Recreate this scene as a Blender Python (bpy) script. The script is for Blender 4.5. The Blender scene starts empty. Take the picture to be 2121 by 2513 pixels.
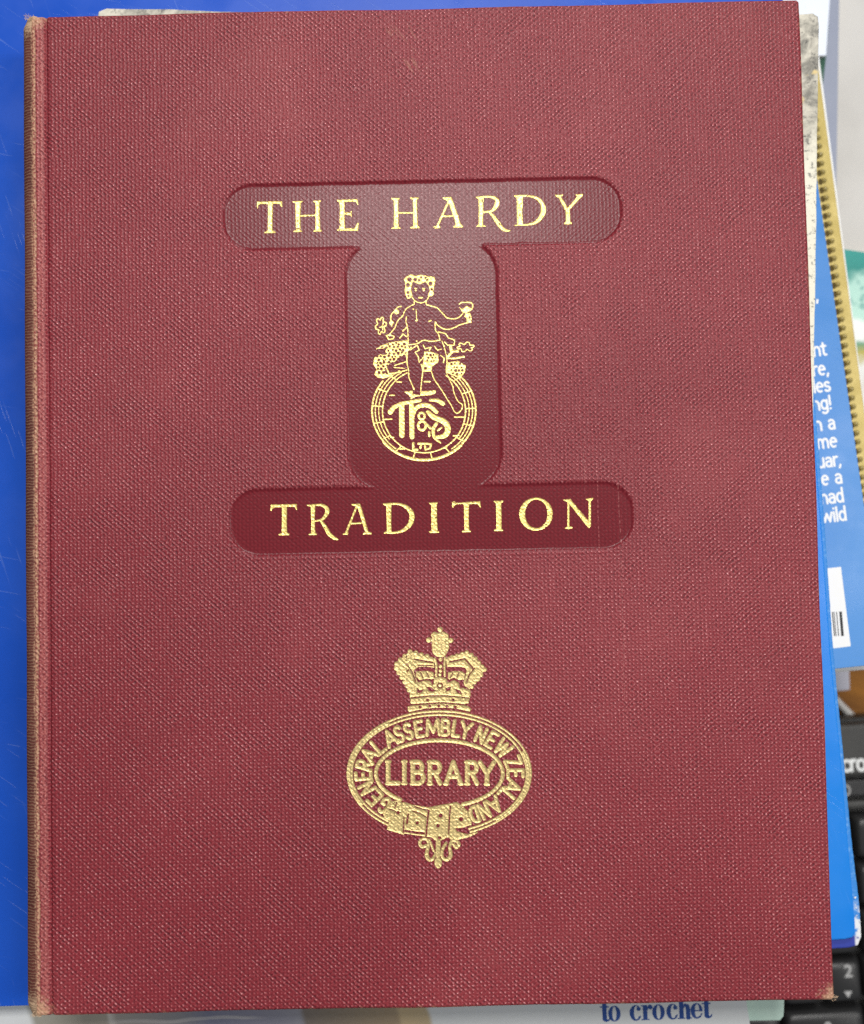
import bpy, bmesh, math, random
import numpy as np
from mathutils import Vector

# ------------------------------------------------------------------ camera, world, lamps, exposure
CAM_LOC=(0.00422,-0.01934,0.47203)
CAM_ROT=(0.046307,0.004089,-0.020571)
BOOK_W,BOOK_H=222.00,280.72
SC = bpy.context.scene
COL = SC.collection
cam_data = bpy.data.cameras.new('camera')
cam = bpy.data.objects.new('camera', cam_data)
COL.objects.link(cam)
cam.location = CAM_LOC
cam.rotation_euler = CAM_ROT
cam_data.sensor_fit = 'VERTICAL'
cam_data.sensor_height = 36.0
cam_data.sensor_width = 36.0
cam_data.lens = 41.72
cam_data.clip_start = 0.01
cam_data.clip_end = 20.0
cam_data.dof.use_dof = True
cam_data.dof.focus_distance = 0.333
cam_data.dof.aperture_fstop = 9.5
SC.camera = cam

world = bpy.data.worlds.new('World')
SC.world = world
world.use_nodes = True
world.node_tree.nodes['Background'].inputs[0].default_value = (0.93, 0.96, 1.0, 1)
world.node_tree.nodes['Background'].inputs[1].default_value = 0.20


def area_lamp(name, loc, aim, sx, sy, power, col):
    d = bpy.data.lights.new(name, 'AREA')
    d.shape = 'RECTANGLE'
    d.size, d.size_y, d.energy, d.color = sx, sy, power, col
    o = bpy.data.objects.new(name, d)
    COL.objects.link(o)
    o.location = loc
    o.rotation_euler = (Vector(aim) - Vector(loc)).to_track_quat('-Z', 'Y').to_euler()
    return o


area_lamp('ceiling_lamp', (0.0, 0.50, 1.45), (0, 0.05, 0.14), 0.42, 0.2, 12.0, (1.0, 0.97, 0.93))
area_lamp('ceiling_lamp', (0.95, 0.10, 1.50), (0, 0, 0.14), 0.2, 0.9, 8.5, (1.0, 0.98, 0.95))
area_lamp('ceiling_lamp', (0.40, 1.90, 1.45), (0, 0, 0.14), 0.7, 0.3, 22.0, (1.0, 0.98, 0.95))  # unseen lamp added further off, for highlights along the lower rims
SC.view_settings.view_transform = 'Standard'
SC.view_settings.look = 'None'
SC.view_settings.exposure = 0.0
SC.view_settings.gamma = 1.0
SC.view_settings.use_curve_mapping = False
SC.render.engine = 'CYCLES'
SC.cycles.max_bounces = 5
SC.cycles.adaptive_threshold = 0.02
SC.cycles.use_denoising = False

# ------------------------------------------------------------------ traced outlines, millimetres on the cover
PANEL=[(2.16,80.75,56.66,9.65,8.6),(1.5,37.84,21.76,35.83,10.5),(2.93,-5.93,56.72,9.59,8.6)]
TITLE=[[(1,'p',0,[(-44.67,85.37),(-37.51,85.35),(-37.47,83.59),(-37.91,83.77),(-38.24,84.54),(-40.11,84.65),(-40.3,81.06),(-40.39,77.1),(-39.54,76.63),(-39.48,76.22),(-42.79,76.18),(-42.71,76.56),(-41.75,77.09),(-41.66,81.09),(-41.61,84.61),(-43.69,84.59),(-44.28,84.19),(-44.49,83.29),(-44.76,83.92)])],[(1,'p',0,[(-34.65,85.22),(-31.58,85.32),(-31.68,84.91),(-32.16,84.68),(-32.39,80.89),(-32.39,77.03),(-31.85,76.53),(-31.92,76.29),(-34.44,76.31),(-34.5,76.59),(-33.75,77.06),(-33.76,80.92),(-33.84,84.72),(-34.58,84.94)]),(1,'s',0,[(-32.49,80.99,0.252),(-28.17,81.04,0.252)]),(1,'p',0,[(-28.68,85.23),(-26.53,85.32),(-26.47,85.04),(-26.88,84.63),(-26.88,80.77),(-26.8,76.97),(-26.33,76.69),(-26.4,76.34),(-28.79,76.33),(-28.85,76.6),(-28.23,76.94),(-28.17,80.8),(-28.11,84.59),(-28.65,84.88)])],[(1,'p',0,[(-21.96,85.36),(-19.64,85.44),(-19.88,81.31),(-19.78,76.99),(-19.72,76.54),(-22.01,76.46),(-22.07,76.77),(-21.42,77.13),(-21.24,81.34),(-21.29,84.62),(-21.9,84.97)]),(1,'p',0,[(-21.96,85.36),(-16.09,85.47),(-15.85,83.63),(-16.12,83.71),(-16.72,84.76),(-19.99,84.69)]),(1,'p',0,[(-20.04,81.72),(-18.34,81.69),(-17.82,82.09),(-17.82,80.16),(-18.29,80.79),(-20.05,81.1)]),(1,'p',0,[(-22.01,76.46),(-20.12,77.17),(-17.06,77.11),(-16.18,78.74),(-15.81,78.6),(-16.12,76.33)])],[(1,'p',0,[(-6.55,85.57),(-3.96,85.58),(-4.03,85.24),(-4.51,84.91),(-4.52,81.32),(-4.59,77.32),(-3.99,76.89),(-4.06,76.69),(-6.65,76.67),(-6.71,76.88),(-6.02,77.38),(-5.88,81.35),(-5.88,84.87),(-6.49,85.23)]),(1,'s',0,[(-4.72,81.25,0.252),(-0.29,81.22,0.252)]),(1,'p',0,[(-1.16,85.59),(1.36,85.61),(1.28,85.19),(0.8,84.86),(0.8,81.2),(0.92,77.4),(1.46,76.91),(1.39,76.7),(-1.4,76.73),(-1.47,76.97),(-0.51,77.44),(-0.43,81.23),(-0.49,84.89),(-1.1,85.25)])],[(1,'p',0,[(8.03,85.46),(10.55,85.54),(10.97,84.43),(13.11,77.48),(13.78,77.06),(13.7,76.64),(10.91,76.7),(10.85,77.05),(11.61,77.52),(11.42,78.21),(9.44,84.39),(8.09,84.98)]),(1,'s',0,[(9.71,84.18,0.3195),(6.5,77.28,0.3195)]),(1,'p',0,[(5.13,76.97),(5.89,77.3),(6.91,77.45),(7.31,76.99),(7.23,76.65),(5.53,76.44)]),(1,'s',0,[(7.64,79.95,0.269),(10.71,80.02,0.269)])],[(1,'p',0,[(17.43,85.39),(19.69,85.55),(19.52,81.14),(19.36,77.28),(20.17,76.99),(20.1,76.71),(17.51,76.7),(17.45,77.04),(18.01,77.45),(18.16,81.17),(18.17,84.76),(17.5,85.12)]),(1,'s',1,[(19.0,85.32,0.269),(21.72,85.3,0.37),(23.34,84.44,0.5715),(23.45,83.29,0.6725),(22.84,82.03,0.605),(21.63,81.16,0.37),(19.58,80.93,0.2355)]),(1,'s',1,[(20.95,81.11,0.3025),(22.28,79.7,0.504),(23.59,77.6,0.5715),(24.91,76.02,0.504),(26.26,75.41,0.3025),(26.94,75.46,0.1345)])],[(1,'p',0,[(28.27,85.57),(30.93,85.65),(30.54,80.9),(30.65,76.93),(28.33,76.74),(28.2,77.02),(28.96,77.21),(28.98,80.93),(29.0,84.86),(28.33,85.22)]),(1,'s',1,[(29.9,85.4,0.269),(32.62,85.27,0.3025),(34.92,84.46,0.4705),(36.24,82.84,0.6385),(36.54,81.11,0.7395),(35.99,79.4,0.6725),(34.48,77.78,0.4705),(32.43,77.13,0.3025),(29.7,77.02,0.2355)])],[(1,'p',0,[(39.92,85.45),(42.17,85.54),(42.09,85.06),(41.67,84.86),(43.43,81.82),(43.75,81.13),(42.56,80.98),(42.08,82.02),(40.85,84.64),(40.04,84.97)]),(1,'p',0,[(45.77,85.46),(47.89,85.56),(47.73,84.8),(46.9,84.13),(44.38,81.46),(43.58,81.13),(43.85,82.16),(46.02,84.53),(46.23,84.87),(45.76,85.12)]),(1,'p',0,[(42.68,81.67),(43.98,81.98),(44.05,79.57),(44.07,77.67),(44.54,77.28),(44.46,76.94),(42.28,76.92),(42.23,77.26),(42.78,77.7),(42.83,79.59)])],[(1,'p',0,[(-41.96,-0.85),(-34.68,-0.87),(-34.64,-2.59),(-34.9,-2.49),(-35.36,-1.67),(-37.45,-1.62),(-37.58,-5.73),(-37.49,-8.83),(-36.89,-9.18),(-36.97,-9.58),(-39.93,-9.59),(-39.99,-9.25),(-39.04,-8.8),(-38.93,-5.7),(-38.87,-1.66),(-40.76,-1.69),(-41.5,-2.11),(-41.78,-2.61),(-42.12,-2.54)])],[(1,'p',0,[(-31.85,-1.13),(-29.49,-1.05),(-29.7,-5.56),(-29.62,-8.99),(-29.09,-9.34),(-29.16,-9.68),(-31.45,-9.7),(-31.51,-9.36),(-30.76,-8.97),(-30.71,-5.54),(-30.78,-1.76),(-31.79,-1.4)]),(1,'s',1,[(-30.37,-1.26,0.269),(-28.01,-1.28,0.336),(-26.57,-1.92,0.504),(-26.15,-3.0,0.605),(-26.61,-4.28,0.538),(-27.74,-5.33,0.336),(-29.6,-5.76,0.2015)]),(1,'s',1,[(-28.08,-5.66,0.3025),(-26.93,-7.3,0.504),(-25.79,-9.34,0.5715),(-24.46,-10.55,0.4705),(-23.46,-11.01,0.2355)])],[(1,'p',0,[(-19.32,-1.19),(-16.96,-1.17),(-16.51,-2.46),(-14.74,-8.9),(-13.81,-9.39),(-13.89,-9.79),(-16.31,-9.81),(-16.37,-9.47),(-15.69,-9.05),(-17.65,-2.27),(-18.25,-1.82),(-19.26,-1.53)]),(1,'s',0,[(-17.99,-2.16,0.2855),(-20.9,-9.11,0.2855)]),(1,'p',0,[(-22.02,-9.62),(-21.24,-9.17),(-20.4,-9.05),(-20.34,-9.52),(-20.68,-9.92)]),(1,'s',0,[(-19.42,-6.65,0.252),(-16.72,-6.57,0.252)])],[(1,'p',0,[(-10.56,-1.24),(-8.07,-1.02),(-8.28,-4.99),(-8.29,-9.37),(-10.32,-9.73),(-10.38,-9.33),(-9.56,-9.01),(-9.56,-4.97),(-9.63,-2.0),(-10.5,-1.58)]),(1,'s',1,[(-8.98,-1.37,0.269),(-6.12,-1.46,0.3025),(-3.85,-2.46,0.504),(-2.6,-4.1,0.706),(-2.5,-5.79,0.7395),(-3.21,-7.39,0.6385),(-4.92,-8.87,0.437),(-6.95,-9.4,0.3025),(-9.31,-9.55,0.2355)])],[(1,'p',0,[(2.31,-1.24),(4.87,-1.16),(4.79,-1.56),(4.58,-1.83),(4.57,-5.8),(4.63,-9.1),(5.1,-9.45),(5.02,-9.78),(2.27,-9.79),(2.21,-9.45),(2.95,-9.0),(2.95,-5.77),(2.97,-1.93),(2.37,-1.51)])],[(1,'p',0,[(8.91,-1.24),(9.48,-1.05),(9.98,-1.47),(16.72,-1.13),(16.88,-3.02),(16.55,-2.75),(15.89,-1.93),(13.67,-1.81),(13.45,-5.65),(13.51,-9.18),(13.98,-9.43),(13.9,-9.76),(11.55,-9.71),(11.49,-9.38),(12.17,-9.16),(12.18,-5.62),(12.19,-1.85),(10.14,-1.87),(9.56,-2.27),(9.21,-2.86),(8.81,-2.69)])],[(1,'p',0,[(20.49,-1.14),(23.25,-1.13),(23.17,-1.54),(22.69,-1.8),(22.61,-5.5),(22.59,-9.04),(22.99,-9.28),(22.92,-9.61),(20.49,-9.63),(20.43,-9.29),(21.11,-8.97),(21.13,-5.47),(21.14,-1.83),(20.55,-1.48)])],[(1,'p',0,[(37.01,-5.19),(36.96,-5.8),(36.82,-6.39),(36.61,-6.96),(36.32,-7.5),(35.97,-8.0),(35.55,-8.45),(35.08,-8.84),(34.56,-9.17),(34.0,-9.42),(33.41,-9.61),(32.81,-9.71),(32.19,-9.74),(31.58,-9.69),(30.98,-9.56),(30.4,-9.35),(29.85,-9.07),(29.35,-8.72),(28.9,-8.31),(28.5,-7.85),(28.17,-7.33),(27.91,-6.78),(27.73,-6.2),(27.62,-5.61),(27.6,-5.0),(27.65,-4.39),(27.79,-3.8),(28.0,-3.23),(28.28,-2.69),(28.64,-2.19),(29.06,-1.74),(29.53,-1.35),(30.05,-1.02),(30.61,-0.77),(31.2,-0.58),(31.8,-0.48),(32.42,-0.45),(33.03,-0.5),(33.63,-0.63),(34.21,-0.84),(34.76,-1.12),(35.26,-1.47),(35.71,-1.88),(36.11,-2.35),(36.44,-2.86),(36.7,-3.41),(36.88,-3.99),(36.99,-4.59)]),(-1,'p',0,[(35.5,-5.1),(35.46,-5.62),(35.37,-6.13),(35.22,-6.62),(35.03,-7.09),(34.79,-7.52),(34.51,-7.91),(34.2,-8.25),(33.85,-8.53),(33.48,-8.75),(33.09,-8.91),(32.68,-9.01),(32.27,-9.03),(31.87,-8.99),(31.47,-8.88),(31.09,-8.7),(30.73,-8.47),(30.39,-8.17),(30.09,-7.82),(29.83,-7.42),(29.62,-6.98),(29.45,-6.5),(29.33,-6.0),(29.26,-5.49),(29.25,-4.97),(29.29,-4.44),(29.38,-3.93),(29.52,-3.44),(29.71,-2.97),(29.95,-2.54),(30.23,-2.15),(30.55,-1.81),(30.89,-1.53),(31.27,-1.3),(31.66,-1.14),(32.06,-1.05),(32.47,-1.02),(32.88,-1.07),(33.28,-1.18),(33.66,-1.35),(34.02,-1.59),(34.36,-1.89),(34.65,-2.24),(34.91,-2.64),(35.13,-3.08),(35.3,-3.56),(35.42,-4.06),(35.49,-4.57)])],[(1,'s',0,[(41.48,-1.51,0.2855),(41.29,-8.92,0.2855)]),(1,'p',0,[(40.2,-9.23),(40.92,-8.74),(42.1,-8.73),(42.49,-9.01),(42.35,-9.34),(41.07,-9.52)]),(1,'p',0,[(40.01,-1.15),(42.1,-1.05),(42.61,-1.87),(47.56,-8.04),(47.47,-9.05),(46.99,-9.37),(46.59,-9.03),(41.27,-1.91),(40.07,-1.48)]),(1,'s',0,[(47.47,-1.3,0.3195),(47.27,-8.71,0.3195)]),(1,'p',0,[(46.13,-1.14),(47.01,-0.95),(48.49,-0.85),(48.41,-1.32),(47.73,-1.85),(47.15,-1.83)])]]
CROWN=[(1,'p',1,[(3.12,-37.31),(4.11,-37.61),(5.67,-37.36),(7.0,-38.09),(7.12,-39.36),(7.22,-41.06),(7.06,-42.18),(5.95,-44.14),(4.53,-44.39),(3.41,-44.08),(2.51,-42.94),(2.34,-40.68),(2.44,-39.27),(2.18,-38.13)]),(1,'s',0,[(4.76,-36.7,0.7395),(4.77,-36.7,0.7395)]),(1,'s',0,[(1.59,-39.56,0.7395),(1.6,-39.56,0.7395)]),(1,'s',0,[(7.72,-39.8,0.6825),(7.72,-39.8,0.6825)]),(1,'s',0,[(2.37,-39.58,0.3555),(1.8,-39.57,0.3555)]),(1,'s',0,[(7.18,-39.79,0.3555),(7.46,-39.79,0.3555)]),(1,'p',0,[(-3.74,-42.53),(-2.09,-42.92),(0.02,-43.73),(2.55,-44.35),(2.96,-45.2),(2.92,-47.31),(0.8,-46.92),(-1.46,-46.94),(-2.47,-47.7),(-2.77,-48.47),(-2.24,-50.17),(-1.28,-51.87),(-1.43,-52.43),(-4.42,-53.36),(-4.68,-52.09),(-5.64,-50.52),(-7.21,-48.57),(-7.98,-47.09),(-8.12,-46.39),(-7.24,-45.28),(-5.37,-43.77)]),(1,'p',0,[(12.07,-43.06),(10.64,-43.39),(8.79,-43.91),(6.8,-44.29),(6.22,-44.99),(6.46,-47.1),(10.14,-47.18),(11.4,-47.49),(11.88,-48.2),(11.64,-49.46),(10.89,-51.42),(11.15,-52.41),(12.68,-53.56),(14.0,-51.76),(15.58,-50.53),(16.32,-49.13),(17.26,-48.03),(16.09,-46.74),(14.72,-44.88),(13.05,-43.58)]),(1,'p',0,[(-2.2,-48.2),(1.06,-48.12),(2.75,-48.58),(2.85,-50.27),(1.86,-50.53),(0.45,-50.36),(-1.25,-50.61),(-2.23,-49.74)]),(1,'p',0,[(6.71,-48.66),(8.7,-48.28),(10.67,-48.46),(11.51,-49.18),(11.19,-50.72),(9.77,-50.83),(8.51,-50.24),(7.51,-50.65),(6.67,-50.49)]),(1,'s',0,[(-3.74,-42.64,0.6255),(-3.74,-42.64,0.6255)]),(1,'s',0,[(-2.09,-43.06,0.6255),(-2.09,-43.06,0.6255)]),(1,'s',0,[(-0.55,-43.61,0.6255),(-0.54,-43.61,0.6255)]),(1,'s',0,[(1.0,-44.04,0.6255),(1.01,-44.04,0.6255)]),(1,'s',0,[(-5.23,-43.91,0.6255),(-5.22,-43.91,0.6255)]),(1,'s',0,[(-6.52,-44.87,0.6255),(-6.51,-44.87,0.6255)]),(1,'s',0,[(-7.53,-45.98,0.6255),(-7.53,-45.98,0.6255)]),(1,'s',0,[(-7.7,-47.24,0.6255),(-7.69,-47.24,0.6255)]),(1,'s',0,[(-7.02,-48.52,0.6255),(-7.01,-48.52,0.6255)]),(1,'s',0,[(-6.19,-49.81,0.6255),(-6.18,-49.81,0.6255)]),(1,'s',0,[(-5.37,-51.09,0.6255),(-5.36,-51.09,0.6255)]),(1,'s',0,[(-4.68,-52.23,0.6255),(-4.68,-52.23,0.6255)]),(1,'s',0,[(-4.21,-53.36,0.6255),(-4.2,-53.36,0.6255)]),(1,'s',0,[(12.06,-43.27,0.6255),(12.07,-43.27,0.6255)]),(1,'s',0,[(10.78,-43.67,0.6255),(10.79,-43.67,0.6255)]),(1,'s',0,[(9.35,-44.13,0.6255),(9.36,-44.13,0.6255)]),(1,'s',0,[(7.93,-44.53,0.6255),(7.94,-44.53,0.6255)]),(1,'s',0,[(13.32,-44.0,0.6255),(13.33,-44.0,0.6255)]),(1,'s',0,[(14.43,-45.01,0.6255),(14.44,-45.01,0.6255)]),(1,'s',0,[(15.39,-46.16,0.6255),(15.4,-46.16,0.6255)]),(1,'s',0,[(16.22,-47.3,0.6255),(16.22,-47.3,0.6255)]),(1,'s',0,[(16.91,-48.09,0.6255),(16.91,-48.09,0.6255)]),(1,'s',0,[(15.88,-49.55,0.6255),(15.89,-49.55,0.6255)]),(1,'s',0,[(15.01,-50.66,0.6255),(15.02,-50.66,0.6255)]),(1,'s',0,[(14.0,-51.48,0.6255),(14.01,-51.48,0.6255)]),(1,'s',0,[(13.27,-52.73,0.6255),(13.27,-52.73,0.6255)]),(-1,'s',0,[(-2.41,-44.81,0.185),(-0.72,-45.16,0.185),(1.11,-45.56,0.185),(2.52,-45.79,0.185)]),(-1,'s',0,[(7.34,-45.74,0.185),(9.47,-45.36,0.185),(11.46,-44.95,0.185),(12.56,-46.24,0.185),(13.66,-47.67,0.185)]),(-1,'s',0,[(-1.46,-46.52,0.128),(2.5,-46.67,0.128)]),(-1,'s',0,[(-4.7,-46.03,0.142),(-3.19,-48.46,0.142),(-2.26,-51.15,0.142)]),(-1,'s',0,[(14.09,-47.68,0.142),(12.64,-49.34,0.142),(11.88,-51.44,0.142)]),(-1,'s',0,[(-0.93,-48.5,0.114),(-0.25,-49.93,0.114)]),(-1,'s',0,[(0.77,-48.54,0.114),(1.45,-49.96,0.114)]),(-1,'s',0,[(8.12,-48.69,0.114),(7.39,-50.08,0.114)]),(-1,'s',0,[(9.82,-48.72,0.114),(9.22,-50.12,0.114)]),(1,'s',0,[(3.11,-44.78,0.327),(3.57,-46.34,0.327),(3.41,-49.58,0.327)]),(1,'s',0,[(6.02,-44.56,0.327),(5.77,-46.39,0.327),(5.84,-49.63,0.327)]),(1,'s',0,[(4.73,-45.03,0.5975),(4.74,-45.03,0.5975)]),(1,'s',0,[(4.69,-46.93,0.569),(4.7,-46.93,0.569)]),(1,'s',0,[(4.67,-48.2,0.512),(4.67,-48.2,0.512)]),(1,'s',0,[(4.5,-49.18,0.4835),(4.51,-49.18,0.4835)]),(1,'p',0,[(-4.42,-53.08),(-3.68,-51.54),(-1.27,-51.17),(0.44,-50.64),(1.71,-50.95),(2.39,-52.23),(2.86,-50.13),(4.42,-49.74),(6.25,-50.34),(6.65,-51.47),(8.36,-50.8),(9.76,-51.68),(11.0,-53.11),(12.82,-53.71),(12.94,-54.97),(12.49,-55.95),(12.32,-57.21),(11.33,-57.47),(12.99,-58.91),(12.55,-59.6),(8.76,-58.68),(4.95,-58.32),(0.28,-58.51),(-4.26,-59.4),(-4.74,-58.83),(-4.65,-57.85),(-3.23,-57.6),(-3.93,-56.88),(-3.84,-56.04),(-4.1,-55.05),(-4.01,-53.93)]),(-1,'p',0,[(0.69,-52.48),(1.82,-52.64),(2.79,-53.36),(3.49,-53.52),(2.21,-53.98),(1.23,-53.61)]),(-1,'p',0,[(6.05,-53.01),(7.33,-52.61),(7.24,-53.52),(6.17,-53.92)]),(-1,'p',0,[(8.59,-53.2),(9.99,-53.79),(10.61,-54.78),(9.27,-54.48)]),(-1,'p',0,[(-1.86,-52.71),(-1.31,-53.42),(0.11,-53.17),(-0.9,-54.13),(-2.03,-54.11)]),(-1,'p',0,[(9.61,-51.67),(10.6,-51.83),(11.21,-52.97),(10.01,-53.09)]),(-1,'s',0,[(0.44,-50.57,0.2415),(1.72,-50.53,0.2415),(2.55,-51.53,0.2415)]),(-1,'s',0,[(6.66,-51.05,0.2415),(8.37,-50.38,0.2415),(9.34,-51.1,0.2415)]),(-1,'s',0,[(5.12,-52.21,0.1565),(5.06,-52.47,0.1565),(4.91,-52.69,0.1565),(4.69,-52.83,0.1565),(4.43,-52.88,0.1565),(4.17,-52.82,0.1565),(3.95,-52.67,0.1565),(3.81,-52.45,0.1565),(3.76,-52.19,0.1565),(3.82,-51.93,0.1565),(3.97,-51.71,0.1565),(4.19,-51.57,0.1565),(4.46,-51.53,0.1565),(4.71,-51.58,0.1565),(4.93,-51.73,0.1565),(5.07,-51.96,0.1565),(5.12,-52.21,0.1565)]),(-1,'s',0,[(-3.76,-55.51,0.1565),(1.48,-55.05,0.1565),(5.72,-55.07,0.1565),(9.96,-55.5,0.1565),(12.35,-55.9,0.1565)]),(-1,'s',0,[(-3.51,-57.38,0.185),(1.44,-57.16,0.185),(4.98,-57.03,0.185),(9.21,-57.45,0.185),(11.74,-57.83,0.185)]),(-1,'s',0,[(-1.19,-58.06,0.384),(-1.19,-58.06,0.384)]),(-1,'s',0,[(1.43,-57.83,0.384),(1.43,-57.83,0.384)]),(-1,'s',0,[(3.97,-57.81,0.384),(3.98,-57.81,0.384)]),(-1,'s',0,[(6.23,-58.0,0.384),(6.23,-58.0,0.384)]),(-1,'s',0,[(8.48,-58.25,0.384),(8.49,-58.25,0.384)]),(-1,'s',0,[(0.9,-56.13,0.384),(0.9,-56.14,0.384)]),(-1,'s',0,[(7.96,-56.28,0.384),(7.97,-56.28,0.384)])]
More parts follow.
